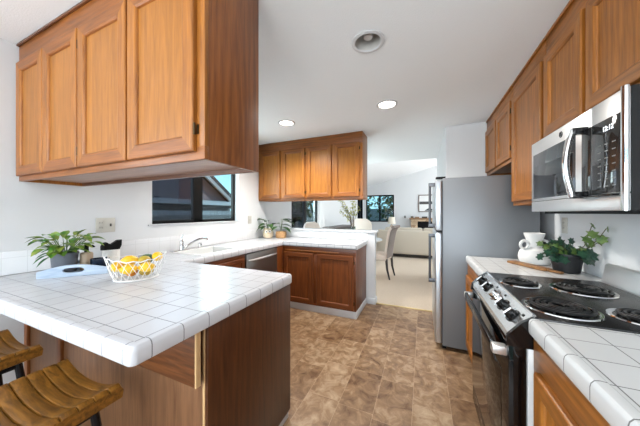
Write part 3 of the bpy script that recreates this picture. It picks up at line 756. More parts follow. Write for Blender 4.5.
for r_ in range(7):
    for q in range(3):
        y = 1.195+q*.038; z = 1.41+r_*.026; MB().box(mx-.0026, mx-.0021, y-.009, y+.009, z-.002, z+.002).build('key', PRINT, mw, smooth=0)
m = MB(); N = 24
m.tube([(mx-.001, 1.555+.013*math.cos(6.2832*k/N), 1.697+.013*math.sin(6.2832*k/N)) for k in range(N)], .002, 5, 0, True)
m.tube([(mx-.001, 1.561, 1.701), (mx-.001, 1.555, 1.704), (mx-.001, 1.551, 1.697), (mx-.001, 1.556, 1.691), (mx-.001, 1.561, 1.695), (mx-.001, 1.556, 1.697)], .0014, 4)
m.build('emblem', plain('emblem_grey', (60, 62, 66), .3, .5), mw)

# ------------------------------------------------------------------ refrigerator
fr = thing('refrigerator', 'top-freezer refrigerator with silver doors and grey side beside the right counter', 'refrigerator', (.5, 2.98, 0))
fy0, fy1 = 2.578, 3.375
MB().box(.172, .905, fy0, fy1, .035, 1.645, .008).build('body', FRSIDE, fr)
MB().box(.108, .168, fy0-.004, fy1, 1.137, 1.628, .014, seg=3).build('freezer_door', STEELZ, fr)
MB().box(.108, .168, fy0-.004, fy1, .055, 1.125, .014, seg=3).build('fridge_door', STEELZ, fr)
GASK = plain('gasket', (60, 61, 63), .6)
MB().box(.166, .174, fy0+.004, fy1-.01, .06, 1.62).build('gasket', GASK, fr, smooth=0)
HM = plain('handle_grey', (96, 98, 102), .35, .6)
for a, b in ((1.175, 1.60), (.635, 1.10)):
    m = MB(); m.tube([(.062, fy0+.04, a), (.062, fy0+.04, b)], .012, 10)
    for z in (a+.012, b-.012): m.box(.05, .112, fy0+.028, fy0+.052, z-.018, z+.018, .004)
    m.build('handle', HM, fr)
MB().box(.115, .20, fy0+.02, fy0+.09, 1.645, 1.662, .004).build('hinge_cover', BLACKM, fr)
MB().box(.115, .20, fy1-.10, fy1-.03, 1.645, 1.662, .004).build('hinge_cover', BLACKM, fr)
for a, b in ((.19, fy0+.05), (.19, fy1-.05), (.86, fy0+.05), (.86, fy1-.05)): MB().cyl((a, b, 0), (a, b, .036), .02, seg=12).build('foot', BLACKM, fr)
MB().box(.172, .18, fy0+.01, fy1-.01, .012, .06).build('kick_grille', BLACKM, fr, smooth=0)

# ------------------------------------------------------------------ recessed ceiling lights
def downlight(x, y, lit, label, power=0):
    t = thing('recessed_light', label, 'ceiling light', (x, y, ZC-.01), 0, 'recessed lights')
    m = MB(); m.lathe([(.104, ZC-.0005), (.103, ZC-.006), (.084, ZC-.008), (.080, ZC-.004), (.080, ZC-.0005)], (x, y, 0), 40, 0, False, False); m.build('trim_ring', TRIMW, t)
    m = MB(); m.lathe([(.081, ZC-.004), (.078, ZC+.06), (.070, ZC+.12), (.0, ZC+.125)], (x, y, 0), 40, 0, False, True); m.build('can', CAN, t)
    if lit:
        m = MB(); m.lathe([(.078, ZC+.004), (.04, ZC+.002), (.0, ZC+.001)], (x, y, 0), 32, 0, False, True); m.build('lens', LIGHT, t)
        l = bpy.data.lights.new('lamp', 'SPOT'); l.energy = power; l.spot_size = math.radians(150); l.spot_blend = .8; l.shadow_soft_size = .07; l.color = (1, .96, .90)
        o = bpy.data.objects.new('lamp', l); link(o); o.parent = t; o.location = (0, 0, -.03)
    else:
        m = MB(); m.lathe([(.014, ZC+.12), (.016, ZC+.09), (.03, ZC+.065), (.033, ZC+.045), (.026, ZC+.025), (.0, ZC+.018)], (x, y, 0), 20, 0, True, True); m.build('bulb', BULB, t)
downlight(CANS[0][0], CANS[0][1], False, 'unlit recessed ceiling light with a bare bulb, nearest the camera')
downlight(CANS[1][0], CANS[1][1], True, 'lit recessed ceiling light above the kitchen floor, between range and pass-through', 60)
downlight(CANS[2][0], CANS[2][1], True, 'lit recessed ceiling light close to the cabinet above the pass-through', 60)

# ------------------------------------------------------------------ bar stools
def make_stool(label):
    t = thing('bar_stool', label, 'stool', (0, 0, 0), 0, 'saddle-seat bar stools')
    W, D, ns = .214, .176, 8; m = MB()
    us = [-1+2*i/28 for i in range(29)]; vs = []
    for k in range(ns):
        for q in (0.0, .07, .2, .5, .8, .93): vs.append((k+q, q))
    vs.append((ns, 0.0))
    def top(u, v, q):
        z = .610+.050*abs(u)**2.2
        if abs(u) > .9: z -= .018*((abs(u)-.9)/.1)**2
        e = min(q, 1-q) if q > 0 else 0
        z -= .008*max(0, 1-e/.08)**1.0
        if v < .12 or v > ns-.12: z -= .008
        return z
    T = [[m.bm.verts.new((u*W, (v/ns-.5)*2*D, top(u, v, q))) for u in us] for v, q in vs]
    Bt = [[m.bm.verts.new((u*W*.985, (v/ns-.5)*2*D*.985, .552+.044*abs(u)**2.2)) for u in us] for v, q in vs]
    n, k = len(vs), len(us)
    for i in range(n-1):
        for j in range(k-1):
            m.bm.faces.new((T[i][j], T[i][j+1], T[i+1][j+1], T[i+1][j])); m.bm.faces.new((Bt[i][j], Bt[i+1][j], Bt[i+1][j+1], Bt[i][j+1]))
    for i in range(n-1):
        m.bm.faces.new((T[i][0], T[i+1][0], Bt[i+1][0], Bt[i][0])); m.bm.faces.new((T[i][-1], Bt[i][-1], Bt[i+1][-1], T[i+1][-1]))
    for j in range(k-1):
        m.bm.faces.new((T[0][j], Bt[0][j], Bt[0][j+1], T[0][j+1])); m.bm.faces.new((T[-1][j], T[-1][j+1], Bt[-1][j+1], Bt[-1][j]))
    m.build('seat', STOOLW, t, smooth=50)
    LEGM = plain('stool_leg_black', (20, 22, 28), .4, .4)
    tops = {}; 
    for sx_ in (-1, 1):
        for sy_ in (-1, 1):
            a, b = Vector((sx_*.15, sy_*.11, .585)), Vector((sx_*.20, sy_*.165, 0))
            m = MB(); m.tube([a, b], [.014, .014], 10); m.build('leg', LEGM, t)
            tops[(sx_, sy_)] = (a, b)
    m = MB(); q = [tops[s_][0].lerp(tops[s_][1], .62) for s_ in ((-1, -1), (1, -1), (1, 1), (-1, 1))]
    for i in range(4): m.tube([q[i], q[(i+1) % 4]], .009, 8)
    m.build('foot_rest', LEGM, t)
    m = MB(); q = [tops[s_][0].lerp(tops[s_][1], .04) for s_ in ((-1, -1), (1, -1), (1, 1), (-1, 1))]
    for i in range(4): m.tube([q[i], q[(i+1) % 4]], .010, 8)
    m.build('seat_frame', LEGM, t)
    return t
st = make_stool('slatted wooden saddle bar stool nearest the end of the peninsula'); st.location = (-1.282, .38, 0)
st2 = dup(st, (-1.97, .385, 0), 0, 'slatted wooden saddle bar stool nearest the left wall')

# ------------------------------------------------------------------ things on the peninsula
TRAYM = wood('whitewashed_wood', (146, 164, 186), (184, 198, 213), 'x', .55, 1.5)
ty = thing('tray', 'pale blue wooden tray with an oval hand hole, holding the potted plant', 'tray', (-2.082, .838, .915), math.atan2(.227, .198))
def tboard(m, y0, y1, hole=True):
    L = .165; cz = .038; corners = [math.atan2(z_-cz, x_) for x_ in (-L+.0015, L-.0015) for z_ in (.0015, .0405)]
    angs = sorted([2*math.pi*i/72-math.pi for i in range(72)]+corners); N = len(angs); outer = []; inner = []
    for a in angs:
        dx, dz = math.cos(a), math.sin(a); r_ = 0
        while True:
            x, z = dx*(r_+.0008), cz+dz*(r_+.0008)
            if abs(x) > L or z < 0 or z > .042+.030*math.cos(math.pi*x/(2*L)): break
            r_ += .0008
        outer.append((dx*r_, cz+dz*r_)); inner.append((.050*math.copysign(abs(dx)**.7, dx), cz+.001+.0155*math.copysign(abs(dz)**.8, dz)))
    vs = [[m.bm.verts.new((p[0], y, p[1])) for p in pl] for pl, y in ((outer, y0), (inner, y0), (inner, y1), (outer, y1))]
    for a, b in ((0, 1), (1, 2), (2, 3), (3, 0)):
        for i in range(N): m.bm.faces.new((vs[a][i], vs[a][(i+1) % N], vs[b][(i+1) % N], vs[b][i]))
def lb(fn, name, mat, parent):      # shape given in the parent's own axes
    m = MB(); fn(m); m.bm.transform(wm(parent)); return m.build(name, mat, parent)
lb(lambda m: tboard(m, -.105, -.092), 'front_board', TRAYM, ty); lb(lambda m: tboard(m, .092, .105), 'back_board', TRAYM, ty)
lb(lambda m: m.box(-.16, .16, -.0915, .0915, .0008, .011, .001), 'base_board', TRAYM, ty)
lb(lambda m: m.box(-.163, -.152, -.0915, .0915, .0115, .036, .002), 'side_board', TRAYM, ty); lb(lambda m: m.box(.152, .163, -.0915, .0915, .0115, .036, .002), 'side_board', TRAYM, ty)
TZ = .927
px_, py_ = -2.148, .782
pl = thing('potted_plant', 'leafy variegated plant in a grey pot standing on the pale tray', 'plant', (px_, py_, TZ))
MB().lathe([(.052, 0), (.056, .004), (.065, .108), (.068, .115), (.068, .127), (.062, .127), (.060, .106), (.0, .104)], (px_, py_, TZ), 32).build('pot', plain('pot_grey', (98, 102, 110), .5), pl)
MB().lathe([(.0, .112), (.0595, .1075), (.0, .106)], (px_, py_, TZ), 20, 0, False, False).build('soil', plain('soil', (52, 40, 32), .95), pl)
LG = plain('leaf_variegated', (44, 122, 36), .5, vary=(22, (142, 154, 62))); LGB = plain('leaf_bright', (34, 128, 58), .45, vary=(14, (60, 140, 60)))
m = MB(); mb = MB(); ms = MB(); rnd = random.Random(21)
Rv = Vector((.919, .394, 0)); Fv = Vector((-.394, .919, 0))
for i in range(60):
    a = rnd.uniform(0, 6.283); rr = rnd.uniform(.015, .085); lean = .75
    base = Vector((px_, py_, TZ+.102))+Vector((math.cos(a)*.02, math.sin(a)*.02, 0))
    tip = base+Rv*(math.cos(a)*rr*1.5+.012)+Fv*(math.sin(a)*rr)+Vector((0, 0, rnd.uniform(.03, .135)))
    ms.tube([base, base.lerp(tip, .5)+Vector((0, 0, .012)), tip], [.0022, .002, .0015], 5)
    d = (tip-base); d.z *= .25; d = d+Vector((rnd.uniform(-.03, .03), rnd.uniform(-.03, .03), rnd.uniform(-.02, .02)))
    m.leaf(tip, d, rnd.uniform(.06, .095), rnd.uniform(.042, .06), rnd.uniform(.2, .6))
for dx, dz, L, dr in ((-.07, .085, .115, .55), (-.06, .10, .11, .42), (-.065, .07, .10, .7), (-.05, .12, .09, .3)):
    tip = Vector((px_, py_, TZ))+Rv*dx+Vector((0, 0, dz+.03)); ms.tube([(px_, py_, TZ+.102), tip], [.0022, .0015], 5)
    mb.leaf(tip, -Rv*1.0-Fv*.2, L, .036, dr)
m.build('foliage', LG, pl, smooth=0); mb.build('long_leaves', LGB, pl, smooth=0); ms.build('stems', plain('stem', (84, 110, 60), .6), pl)
cx_, cy_ = -2.1132, .878
t = thing('canister', 'tan canister with a black pump behind the plant on the tray', 'canister', (cx_, cy_, TZ))
MB().lathe([(.030, 0), (.034, .004), (.034, .105), (.030, .113), (.018, .116), (.0, .116)], (cx_, cy_, TZ), 28).build('body', plain('tan_ceramic', (176, 156, 132), .5, vary=(12, (160, 138, 116))), t)
m = MB(); m.cyl((cx_, cy_, TZ+.116), (cx_, cy_, TZ+.165), .012, seg=12); m.tube([(cx_, cy_, TZ+.158), (cx_+.03, cy_+.02, TZ+.160), (cx_+.04, cy_+.026, TZ+.150)], .006, 8); m.build('pump', BLACKM, t)
mx_, my_ = -2.0196, .9096
t = thing('bowl', 'dark navy bowl standing in the right end of the pale tray', 'bowl', (mx_, my_, TZ))
MB().lathe([(.034, 0), (.038, .004), (.048, .03), (.05, .075), (.046, .076), (.043, .032), (.03, .010), (.0, .008)], (mx_, my_, TZ+.0002), 30).build('body', plain('navy_glaze', (22, 34, 52), .2), t)
jx, jy = -2.335, 1.125
t = thing('jar', 'white jar with a black wavy top against the left wall, under the outlet', 'jar', (jx, jy, .915))
MB().lathe([(.050, 0), (.055, .005), (.057, .09), (.054, .098), (.0, .098)], (jx, jy, .9152), 28).build('body', WHITEC, t)
m = MB(); prof = [(-.065, .0), (.055, 0), (.068, .03), (.07, .075), (.05, .075), (.0, .045), (-.02, .05), (-.035, .062), (-.055, .058), (-.066, .03)]
A_ = Vector((.30, .954, 0)); B_ = Vector((.954, -.30, 0)); rs = []
for sc_, off in ((.7, -.03), (.95, -.018), (1.0, 0), (.95, .018), (.7, .03)):
    rs.append([Vector((jx, jy, 1.0135))+A_*(u*sc_)+B_*off+Vector((0, 0, v*(.85+.15*sc_))) for u, v in prof])
m.rings(rs); m.build('lid', BLACKM, t)

# wire fruit basket
bx_, by_ = -1.595, .90; ang = math.radians(61)
fb = thing('fruit_basket', 'white wire basket of lemons and fruit on the peninsula counter', 'basket', (bx_, by_, .915), ang)
WIRE = plain('white_wire', (236, 236, 236), .35)
def bp(a, t):          # t: 0 base .. 1 rim, in the basket's own axes
    rx, ry = .108+(.150-.108)*t**.8, .092+(.128-.092)*t**.8
    return Vector((rx*math.cos(a), ry*math.sin(a), .006+(.112+.026*abs(math.cos(a))**2)*t))
N = 56
lb(lambda m: m.tube([bp(6.2832*k/N, 1)+Vector((0, 0, .004*math.sin(14*6.2832*k/N))) for k in range(N)], .0032, 6, 0, True), 'rim', WIRE, fb)
lb(lambda m: m.tube([bp(6.2832*k/N, 0) for k in range(N)], .0045, 6, 0, True), 'base_ring', WIRE, fb)
def lattice(m):
    K = 22
    for k in range(K):
        for s_ in (1, -1):
            m.tube([bp(6.2832*k/K+s_*t*.42, t) for t in (0, .25, .5, .75, 1)], .0013, 5)
    for k in range(7):
        y = -.09+.03*k; hx = .108*math.sqrt(max(0, 1-(y/.092)**2)); 
        if hx > .02: m.tube([(-hx, y, .006), (hx, y, .006)], .0016, 5)
lb(lattice, 'lattice', WIRE, fb)
def fruit(kind, label, cat, p, r, mat, yaw=0, tilt=0.0):
    c_ = wm(fb) @ Vector(p)
    t = thing(kind, label, cat, c_, ang+yaw, 'fruit in the wire basket' if cat == 'lemon' else None)
    M = Matrix.Rotation(tilt, 3, 'Y')
    def sq(q):
        if kind != 'lemon': return q
        return Vector((q.x+(.18*(abs(q.x)-.75)/.25*math.copysign(1, q.x) if abs(q.x) > .75 else 0), q.y, q.z))
    lb(lambda m: m.ball((0, 0, 0), r, 0, 18, M, sq), 'skin', mat, t)
    e = M @ Vector((r[0]*(1.16 if kind == 'lemon' else .98), 0, 0))
    lb(lambda m: m.ball(e, (.004, .004, .004), 0, 8), 'stem_end', BARK, t)
LEM = plain('lemon_skin', (240, 186, 30), .38, bump=(140, .15), vary=(9, (246, 200, 48))); ORA = plain('orange_skin', (232, 140, 30), .4, bump=(160, .2)); GRE = plain('avocado_skin', (60, 98, 62), .5, bump=(90, .3)); MAN = plain('pear_skin', (206, 188, 70), .4, vary=(12, (184, 150, 52)))
fl = [('leftmost lemon in the wire basket', (-.094, -.004, .082), 1.45), ('lemon at the front left of the wire basket', (-.040, -.064, .072), .15),
      ('lemon at the front middle of the wire basket', (.046, -.064, .072), -.15), ('lemon heaped at the back left of the wire basket', (-.045, .062, .090), .1),
      ('lemon on top of the heap in the middle of the wire basket', (-.034, .002, .112), .1), ('lemon at the right end of the wire basket', (.103, .004, .120), 1.4)]
for lab, p, yw in fl: fruit('lemon', lab, 'lemon', p, (.038, .029, .029), LEM, yw)
fruit('orange', 'orange low in the wire basket, under the topmost lemon', 'orange', (-.026, -.0, .043), (.030, .029, .028), ORA)
fruit('avocado', 'dark green avocado behind the lemons in the wire basket', 'avocado', (.052, .062, .104), (.040, .029, .028), GRE, .1)
fruit('pear', 'greenish yellow pear in the middle of the wire basket beside the topmost lemon', 'pear', (.036, -.002, .104), (.034, .030, .028), MAN, .1)
fruit('pear', 'greenish yellow pear on the wire basket floor under the other pear', 'pear', (.046, .000, .037), (.038, .028, .027), MAN, .1)

# ------------------------------------------------------------------ wall plates
PLATE = plain('plate_ivory', (196, 193, 184), .45); SLOT = plain('slot_dark', (70, 68, 64), .5)
def plate_x(name, label, cat, x, y0, y1, z0, z1, s_, kinds):
    t = thing(name, label, cat, (x, (y0+y1)/2, (z0+z1)/2))
    a, b = sorted((x+s_*.0005, x+s_*.007)); MB().box(a, b, y0, y1, z0, z1, .002).build('plate', PLATE, t)
    n = len(kinds); wd = (y1-y0)/n; cz = (z0+z1)/2
    for i, k in enumerate(kinds):
        cy = y0+wd*(i+.5); a, b = sorted((x+s_*.006, x+s_*.0095))
        if k == 'o':
            for dz in (.02, -.02):
                o = MB().box(a, b, cy-.017, cy+.017, cz+dz-.014, cz+dz+.014, .003).build('socket', PLATE, t)
                a2, b2 = sorted((x+s_*.009, x+s_*.0100))
                for q in (-.007, .007): MB().box(a2, b2, cy+q-.0018, cy+q+.0018, cz+dz-.006, cz+dz+.007).build('slot', SLOT, o, smooth=0)
        else:
            a, b = sorted((x+s_*.006, x+s_*.016)); MB().box(a, b, cy-.006, cy+.006, cz-.012, cz+.012, .003).build('toggle', SLOT if k == 's' else PLATE, t)
plate_x('wall_outlet', 'ivory outlet and switch plate on the left wall above the tray', 'outlet', LW, 1.06, 1.192, 1.15, 1.27, 1, 'os')
plate_x('light_switch', 'ivory switch plate on the wall right of the kitchen window', 'switch', LW, 2.89, 2.965, 1.15, 1.265, 1, 't')
plate_x('wall_outlet', 'ivory outlet on the right wall above the ivy', 'outlet', RW, 2.39, 2.465, 1.155, 1.275, -1, 'o')
m = MB(); m.box(-.72, -.65, 10.482, 10.4995, 1.10, 1.20, .004); tag(m.build('thermostat', plain('thermostat_grey', (120, 120, 118), .5)), 'small grey thermostat on the far wall left of the fireplace', 'thermostat')

# ------------------------------------------------------------------ corner plants by the pass-through
ox, oy = -2.255, 3.17
ow = thing('owl_planter', 'cream owl-faced pot with dark leaves in the back left counter corner', 'planter', (ox, oy, .915))
CREAM = plain('cream_ceramic', (216, 200, 172), .55)
MB().lathe([(.05, 0), (.066, .006), (.084, .045), (.084, .085), (.070, .118), (.066, .15), (.060, .152), (.058, .12), (.0, .115)], (ox, oy, .9152), 32).build('pot', CREAM, ow)
vd = Vector((-ox, -oy, 0)).normalized(); sd = Vector((-vd.y, vd.x, 0))
for s_ in (-1, 1):
    c0 = Vector((ox, oy, .915+.105))+vd*.068+sd*(.026*s_)
    m = MB(); m.cyl(c0, c0+vd*.012, .024, .022, 18); e = m.build('eye', WHITEC, ow)
    MB().cyl(c0+vd*.0121, c0+vd*.014, .010, .009, 12).build('pupil', BLACKM, e)
    c1 = Vector((ox, oy, .915+.15))+sd*(.05*s_)
    MB().cyl(c1, c1+Vector((0, 0, .028))+sd*(.008*s_), .014, .003, 10).build('ear', CREAM, ow)
c0 = Vector((ox, oy, .915+.085))+vd*.082; MB().cyl(c0, c0+vd*.014-Vector((0, 0, .012)), .010, .002, 8).build('beak', plain('beak_tan', (190, 150, 100), .5), ow)
LD = plain('leaf_deep', (38, 72, 34), .4, vary=(10, (66, 104, 46)))
def bushy(root, base, specs, mat, name='foliage'):
    m = MB(); ms = MB()
    for (dx, dy, dz, L, W, dr, az) in specs:
        tip = Vector(base)+Rv*dx+Fv*dy+Vector((0, 0, dz))
        ms.tube([base, Vector(base).lerp(tip, .5)+Vector((0, 0, .02)), tip], [.003, .0025, .002], 5)
        m.leaf(tip-Vector((0, 0, .02)), Rv*math.cos(az)+Fv*math.sin(az)+Vector((0, 0, .15)), L*1.25, W*1.75, dr)
    m.build(name, mat, root, smooth=0); ms.build('stems', plain('stem_b', (74, 96, 54), .6), root)
bushy(ow, (ox, oy, 1.04), [(-.05, 0, .18, .12, .055, .2, 3.0), (-.03, 0, .16, .13, .05, -.2, 2.9), (-.04, .02, .10, .12, .06, .6, 3.0), (-.01, -.03, .12, .12, .06, .5, 3.9), (.0, .03, .16, .12, .06, .3, 2.2),
     (.02, -.02, .11, .11, .055, .6, 5.2), (-.05, -.03, .07, .11, .055, .7, 3.6), (-.02, -.04, .08, .1, .05, .6, 4.2)], LD)
qx, qy = -2.075, 3.265
bk = thing('planter_basket', 'small tan woven basket with broad leaves beside the owl pot', 'planter', (qx, qy, .915))
WOV = plain('woven_tan', (206, 164, 116), .8, bump=(120, .8), vary=(50, (178, 132, 86)))
MB().lathe([(.070, 0), (.078, .004), (.088, .05), (.084, .095), (.078, .102), (.072, .095), (.07, .08), (.0, .078)], (qx, qy, .9152), 30).build('basket', WOV, bk)
bushy(bk, (qx, qy, 1.0), [(.0, 0, .22, .17, .075, .45, .2), (.02, -.03, .20, .16, .075, .5, .1), (-.03, 0, .16, .15, .07, .4, 2.6), (.0, -.02, .10, .15, .07, .6, 5.9), (.03, .03, .23, .14, .06, .35, .5), (-.02, -.03, .11, .13, .06, .5, 4.0), (.0, .02, .14, .15, .07, .45, .0)], LD)

# ------------------------------------------------------------------ far right counter
vx, vy = .80, 2.385
vs_ = thing('vase', 'matte white ceramic vase with two loop handles on the counter beside the refrigerator', 'vase', (vx, vy, .915))
MB().lathe([(.07, 0), (.085, .003), (.098, .03), (.101, .055), (.095, .085), (.085, .108), (.05, .122), (.040, .135), (.045, .17), (.058, .21), (.066, .238), (.062, .239), (.052, .21), (.038, .165), (.034, .14), (.0, .13)], (vx, vy, .9152), 40).build('body', plain('matte_white', (228, 227, 224), .7), vs_)
for s_ in (-1, 1):
    c0 = Vector((vx, vy, .915+.148))+Rv*(.078*s_)
    m = MB(); m.tube([c0+Rv*(.031*math.cos(6.2832*k/18))+Vector((0, 0, .031*math.sin(6.2832*k/18))) for k in range(18)], .0105, 10, 0, True); m.build('handle', plain('matte_white_b', (228, 227, 224), .7), vs_)
cb = thing('cutting_board', 'narrow wooden serving board lying on the counter in front of the vase', 'cutting board', (.732, 2.19, .915), math.atan2(-.32, .165))
lb(lambda m: m.box(-.19, .10, -.036, .036, .0008, .0185, .004), 'board', BOARDW, cb)
lb(lambda m: m.box(.098, .19, -.013, .013, .003, .0165, .004), 'handle', BOARDW, cb)
ix, iy = .885, 2.135
iv = thing('potted_ivy', 'trailing green ivy in a black pot on the counter left of the range', 'plant', (ix, iy, .915))
MB().lathe([(.062, 0), (.066, .004), (.084, .11), (.087, .112), (.087, .125), (.08, .125), (.076, .105), (.0, .102)], (ix, iy, .9152), 32).build('pot', plain('pot_black', (26, 27, 30), .45), iv)
MB().lathe([(.0, .110), (.0755, .1055), (.0, .104)], (ix, iy, .9152), 18, 0, False, False).build('soil', plain('soil_b', (50, 40, 32), .95), iv)
IVD = plain('ivy_dark', (24, 56, 44), .4, vary=(20, (46, 84, 58))); IVL = plain('ivy_light', (72, 104, 48), .45, vary=(24, (120, 140, 74)))
def ivyleaf(m, c_, n, up, s_):
    n = Vector(n).normalized(); up = Vector(up); up = (up-n*up.dot(n)).normalized(); r_ = up.cross(n)
    out = [(0, -1.0), (.38, -.62), (.95, -.50), (.62, -.05), (.92, .45), (.36, .38), (.0, .70), (-.36, .38), (-.92, .45), (-.62, -.05), (-.95, -.50), (-.38, -.62)]
    cv = m.bm.verts.new(Vector(c_)+n*(.10*s_)); ring = [m.bm.verts.new(Vector(c_)+r_*(x*s_)+up*(-y*s_*-1)) for x, y in out]
    for i in range(12): m.bm.faces.new((cv, ring[i], ring[(i+1) % 12]))
m1, m2, ms = MB(), MB(), MB(); rnd = random.Random(5); top = Vector((ix, iy, 1.03))
def vine(pts, n, size, mm):
    pts = [top]+[top+Rv*a+Fv*b+Vector((0, 0, c_)) for a, b, c_ in pts]
    ms.tube(pts, .0022, 5)
    for i in range(n):
        t = (i+1)/n*(len(pts)-1); k = min(int(t), len(pts)-2); p = pts[k].lerp(pts[k+1], t-k)
        nv = -Fv+Rv*rnd.uniform(-.7, .7)+Vector((0, 0, rnd.uniform(-.1, .8)))
        ivyleaf(mm, p+Vector((rnd.uniform(-.012, .012), rnd.uniform(-.02, .0), rnd.uniform(-.012, .012))), nv, Vector((rnd.uniform(-.5, .5), 0, 1)), size*rnd.uniform(.75, 1.15))
for i in range(34):
    a = rnd.uniform(0, 6.283); q = rnd.uniform(.03, .12)
    b = math.sin(a)*q*.9-.02
    vine([(math.cos(a)*q*1.15-.02, min(b, .03), rnd.uniform(.0, .12)-.02)], 2, .034, m1)
vine([(-.07, -.03, .07), (-.14, -.04, .06), (-.20, -.05, .05)], 5, .028, m2)
vine([(-.10, -.05, .05), (-.24, -.06, .08)], 4, .026, m2)
vine([(-.12, -.05, .02), (-.25, -.08, .02)], 4, .024, m1)
vine([(.03, -.06, .05), (.0, -.13, .03), (-.015, -.16, -.01)], 6, .038, m1)
vine([(.01, -.10, .07), (-.01, -.14, .14), (-.02, -.17, .205)], 5, .031, m2)
vine([(.03, -.10, .06), (.005, -.18, .12), (-.012, -.235, .19)], 4, .029, m2)
vine([(.02, -.10, .05), (.0, -.18, .10), (-.015, -.22, .13)], 3, .028, m2)
m1.build('foliage', IVD, iv, smooth=0); m2.build('young_foliage', IVL, iv, smooth=0); ms.build('vines', plain('vine_stem', (88, 84, 52), .6), iv)

# ------------------------------------------------------------------ dining area
FAB = plain('chair_linen', (220, 206, 194), .9, bump=(260, .25)); FABD = plain('chair_linen_back', (150, 138, 132), .9, bump=(260, .25)); LEGW = plain('dark_leg', (38, 30, 28), .4)
tb = thing('dining_table', 'round white dining table behind the half wall', 'table', (-1.40, 5.10, 0))
MB().lathe([(.0, .722), (.60, .722), (.62, .73), (.62, .746), (.61, .75), (.0, .75)], (-1.40, 5.10, .004), 56, 0, False, False).build('tabletop', plain('table_white', (232, 232, 232), .3), tb)
MB().lathe([(.30, 0), (.30, .02), (.10, .06), (.06, .12), (.05, .5), (.12, .70), (.16, .722)], (-1.40, 5.10, .004), 32).build('pedestal', plain('table_white_b', (225, 225, 225), .35), tb)
def chair(label, x, y, rz, tufted, H):
    """built facing local -x"""
    t = thing('dining_chair', label, 'chair', (x, y, .004), rz, 'upholstered dining chairs')
    lb(lambda m: m.box(-.24, .20, -.225, .225, .36, .48, .03, seg=3), 'seat', FAB, t)
    def back(m):
        rs = []; K = 14
        for k in range(K+1):
            s_ = k/K; z = .40+(H-.40)*s_; xc = .20+.10*s_**1.6; hw = .215+.03*s_
            if tufted: hw *= (1 if s_ < .8 else math.sqrt(max(.05, 1-((s_-.8)/.2)**2*.75)))
            th = .045 if k < K else .02
            if not tufted and s_ > .86: xc += .03*(s_-.86)/.14; th = .05-.02*max(0, (s_-.95)/.05)
            rs.append([Vector((xc-th, -hw, z)), Vector((xc-th-.006, -hw*.6, z)), Vector((xc-th-.010, 0, z)), Vector((xc-th-.006, hw*.6, z)), Vector((xc-th, hw, z)), Vector((xc, hw, z)), Vector((xc+.004, 0, z)), Vector((xc, -hw, z))])
        m.rings(rs)
    lb(back, 'backrest', FAB if tufted else FAB, t)
    if tufted:
        for r_ in range(4):
            for q in range(5 if r_ % 2 else 4):
                yy = -.15+.1*q-(0.05 if r_ % 2 else 0); zz = .58+.12*r_; s_ = (zz-.4)/(H-.4)
                if abs(yy) > .19: continue
                xx = .20+.10*s_**1.6-.052
                lb(lambda m: m.ball((xx, yy, zz), (.008, .011, .011), 0, 8), 'button', plain('button_rose', (196, 160, 146), .8), t)
    else:
        def shell(m):
            rs = []
            for k in range(9):
                s_ = .02+.92*k/8; z = .40+(H-.40)*s_; xc = .206+.10*s_**1.6+(.03*max(0, s_-.86)/.14)
                rs.append([(xc, -.21-.03*s_, z), (xc+.007, -.21-.03*s_, z), (xc+.009, .21+.03*s_, z), (xc, .21+.03*s_, z)])
            m.rings(rs)
        lb(shell, 'back_cover', FABD, t)
        lb(lambda m: m.tube([(.33, -.245, H-.012), (.33, .245, H-.012)], .032, 14), 'scroll_top', FABD, t)
    for sy_ in (-1, 1):
        lb(lambda m: m.tube([(-.21, sy_*.19, .38), (-.215, sy_*.195, 0)], [.024, .015], 10), 'leg', LEGW, t)
        lb(lambda m: m.tube([(.19, sy_*.19, .40), (.205, sy_*.192, .2), (.255, sy_*.195, 0)], [.026, .022, .015], 10), 'leg', LEGW, t)
    return t
chair('linen dining chair with dark legs standing in the open passage beside the half wall', -.825, 5.07, math.radians(-8), False, 1.04)
chair('tufted pale dining chair on the far side of the round table', -1.36, 5.98, math.radians(-90), True, 1.17)
chair('tufted pale dining chair in front of the dining room sliding door', -2.02, 4.72, math.radians(160), True, 1.11)
vt = thing('branch_vase', 'clear vase of leafy yellow-green branches on the dining table', 'vase', (-1.40, 5.10, .755))
MB().lathe([(.05, 0), (.06, .004), (.065, .12), (.05, .22), (.055, .26), (.052, .26), (.046, .22), (.06, .12), (.055, .012), (.0, .010)], (-1.40, 5.10, .7545), 24).build('vessel', glass('vase_glass', (205, 215, 212), .12), vt)
m, ms = MB(), MB(); rnd = random.Random(9)
for i in range(13):
    a = rnd.uniform(0, 6.283); q = rnd.uniform(.08, .30); b0 = Vector((-1.40, 5.10, .78)); tip = b0+Rv*(math.cos(a)*q-.10)+Fv*(math.sin(a)*q*.6)+Vector((0, 0, rnd.uniform(.5, .92)))
    mid = b0.lerp(tip, .5)+Vector((0, 0, .06)); mid = Vector((-1.40+(mid.x+1.40)*.5, 5.1+(mid.y-5.1)*.5, mid.z))
    ms.tube([b0, mid, tip], [.005, .004, .002], 5)
    for k in range(16):
        t = .35+.65*rnd.random(); p = mid.lerp(tip, (t-.35)/.65)
        m.leaf(p, (rnd.uniform(-1, 1), rnd.uniform(-1, 1), rnd.uniform(-.2, .8)), .07, .038, .3)
m.build('foliage', plain('branch_leaf', (150, 152, 76), .6, vary=(8, (190, 186, 110))), vt, smooth=0); ms.build('branches', BARK, vt)
sb = thing('sideboard', 'low dark sideboard along the wall beyond the dining table', 'sideboard', (-2.17, 6.4, 0))
DKW = wood('dark_stain', (58, 52, 50), (84, 76, 72), 'y', .45)
MB().box(-2.33, -2.0, 5.62, 7.2, .14, .90).build('body', DKW, sb); MB().box(-2.34, -1.98, 5.6, 7.22, .90, .945, .004).build('top', DKW, sb)
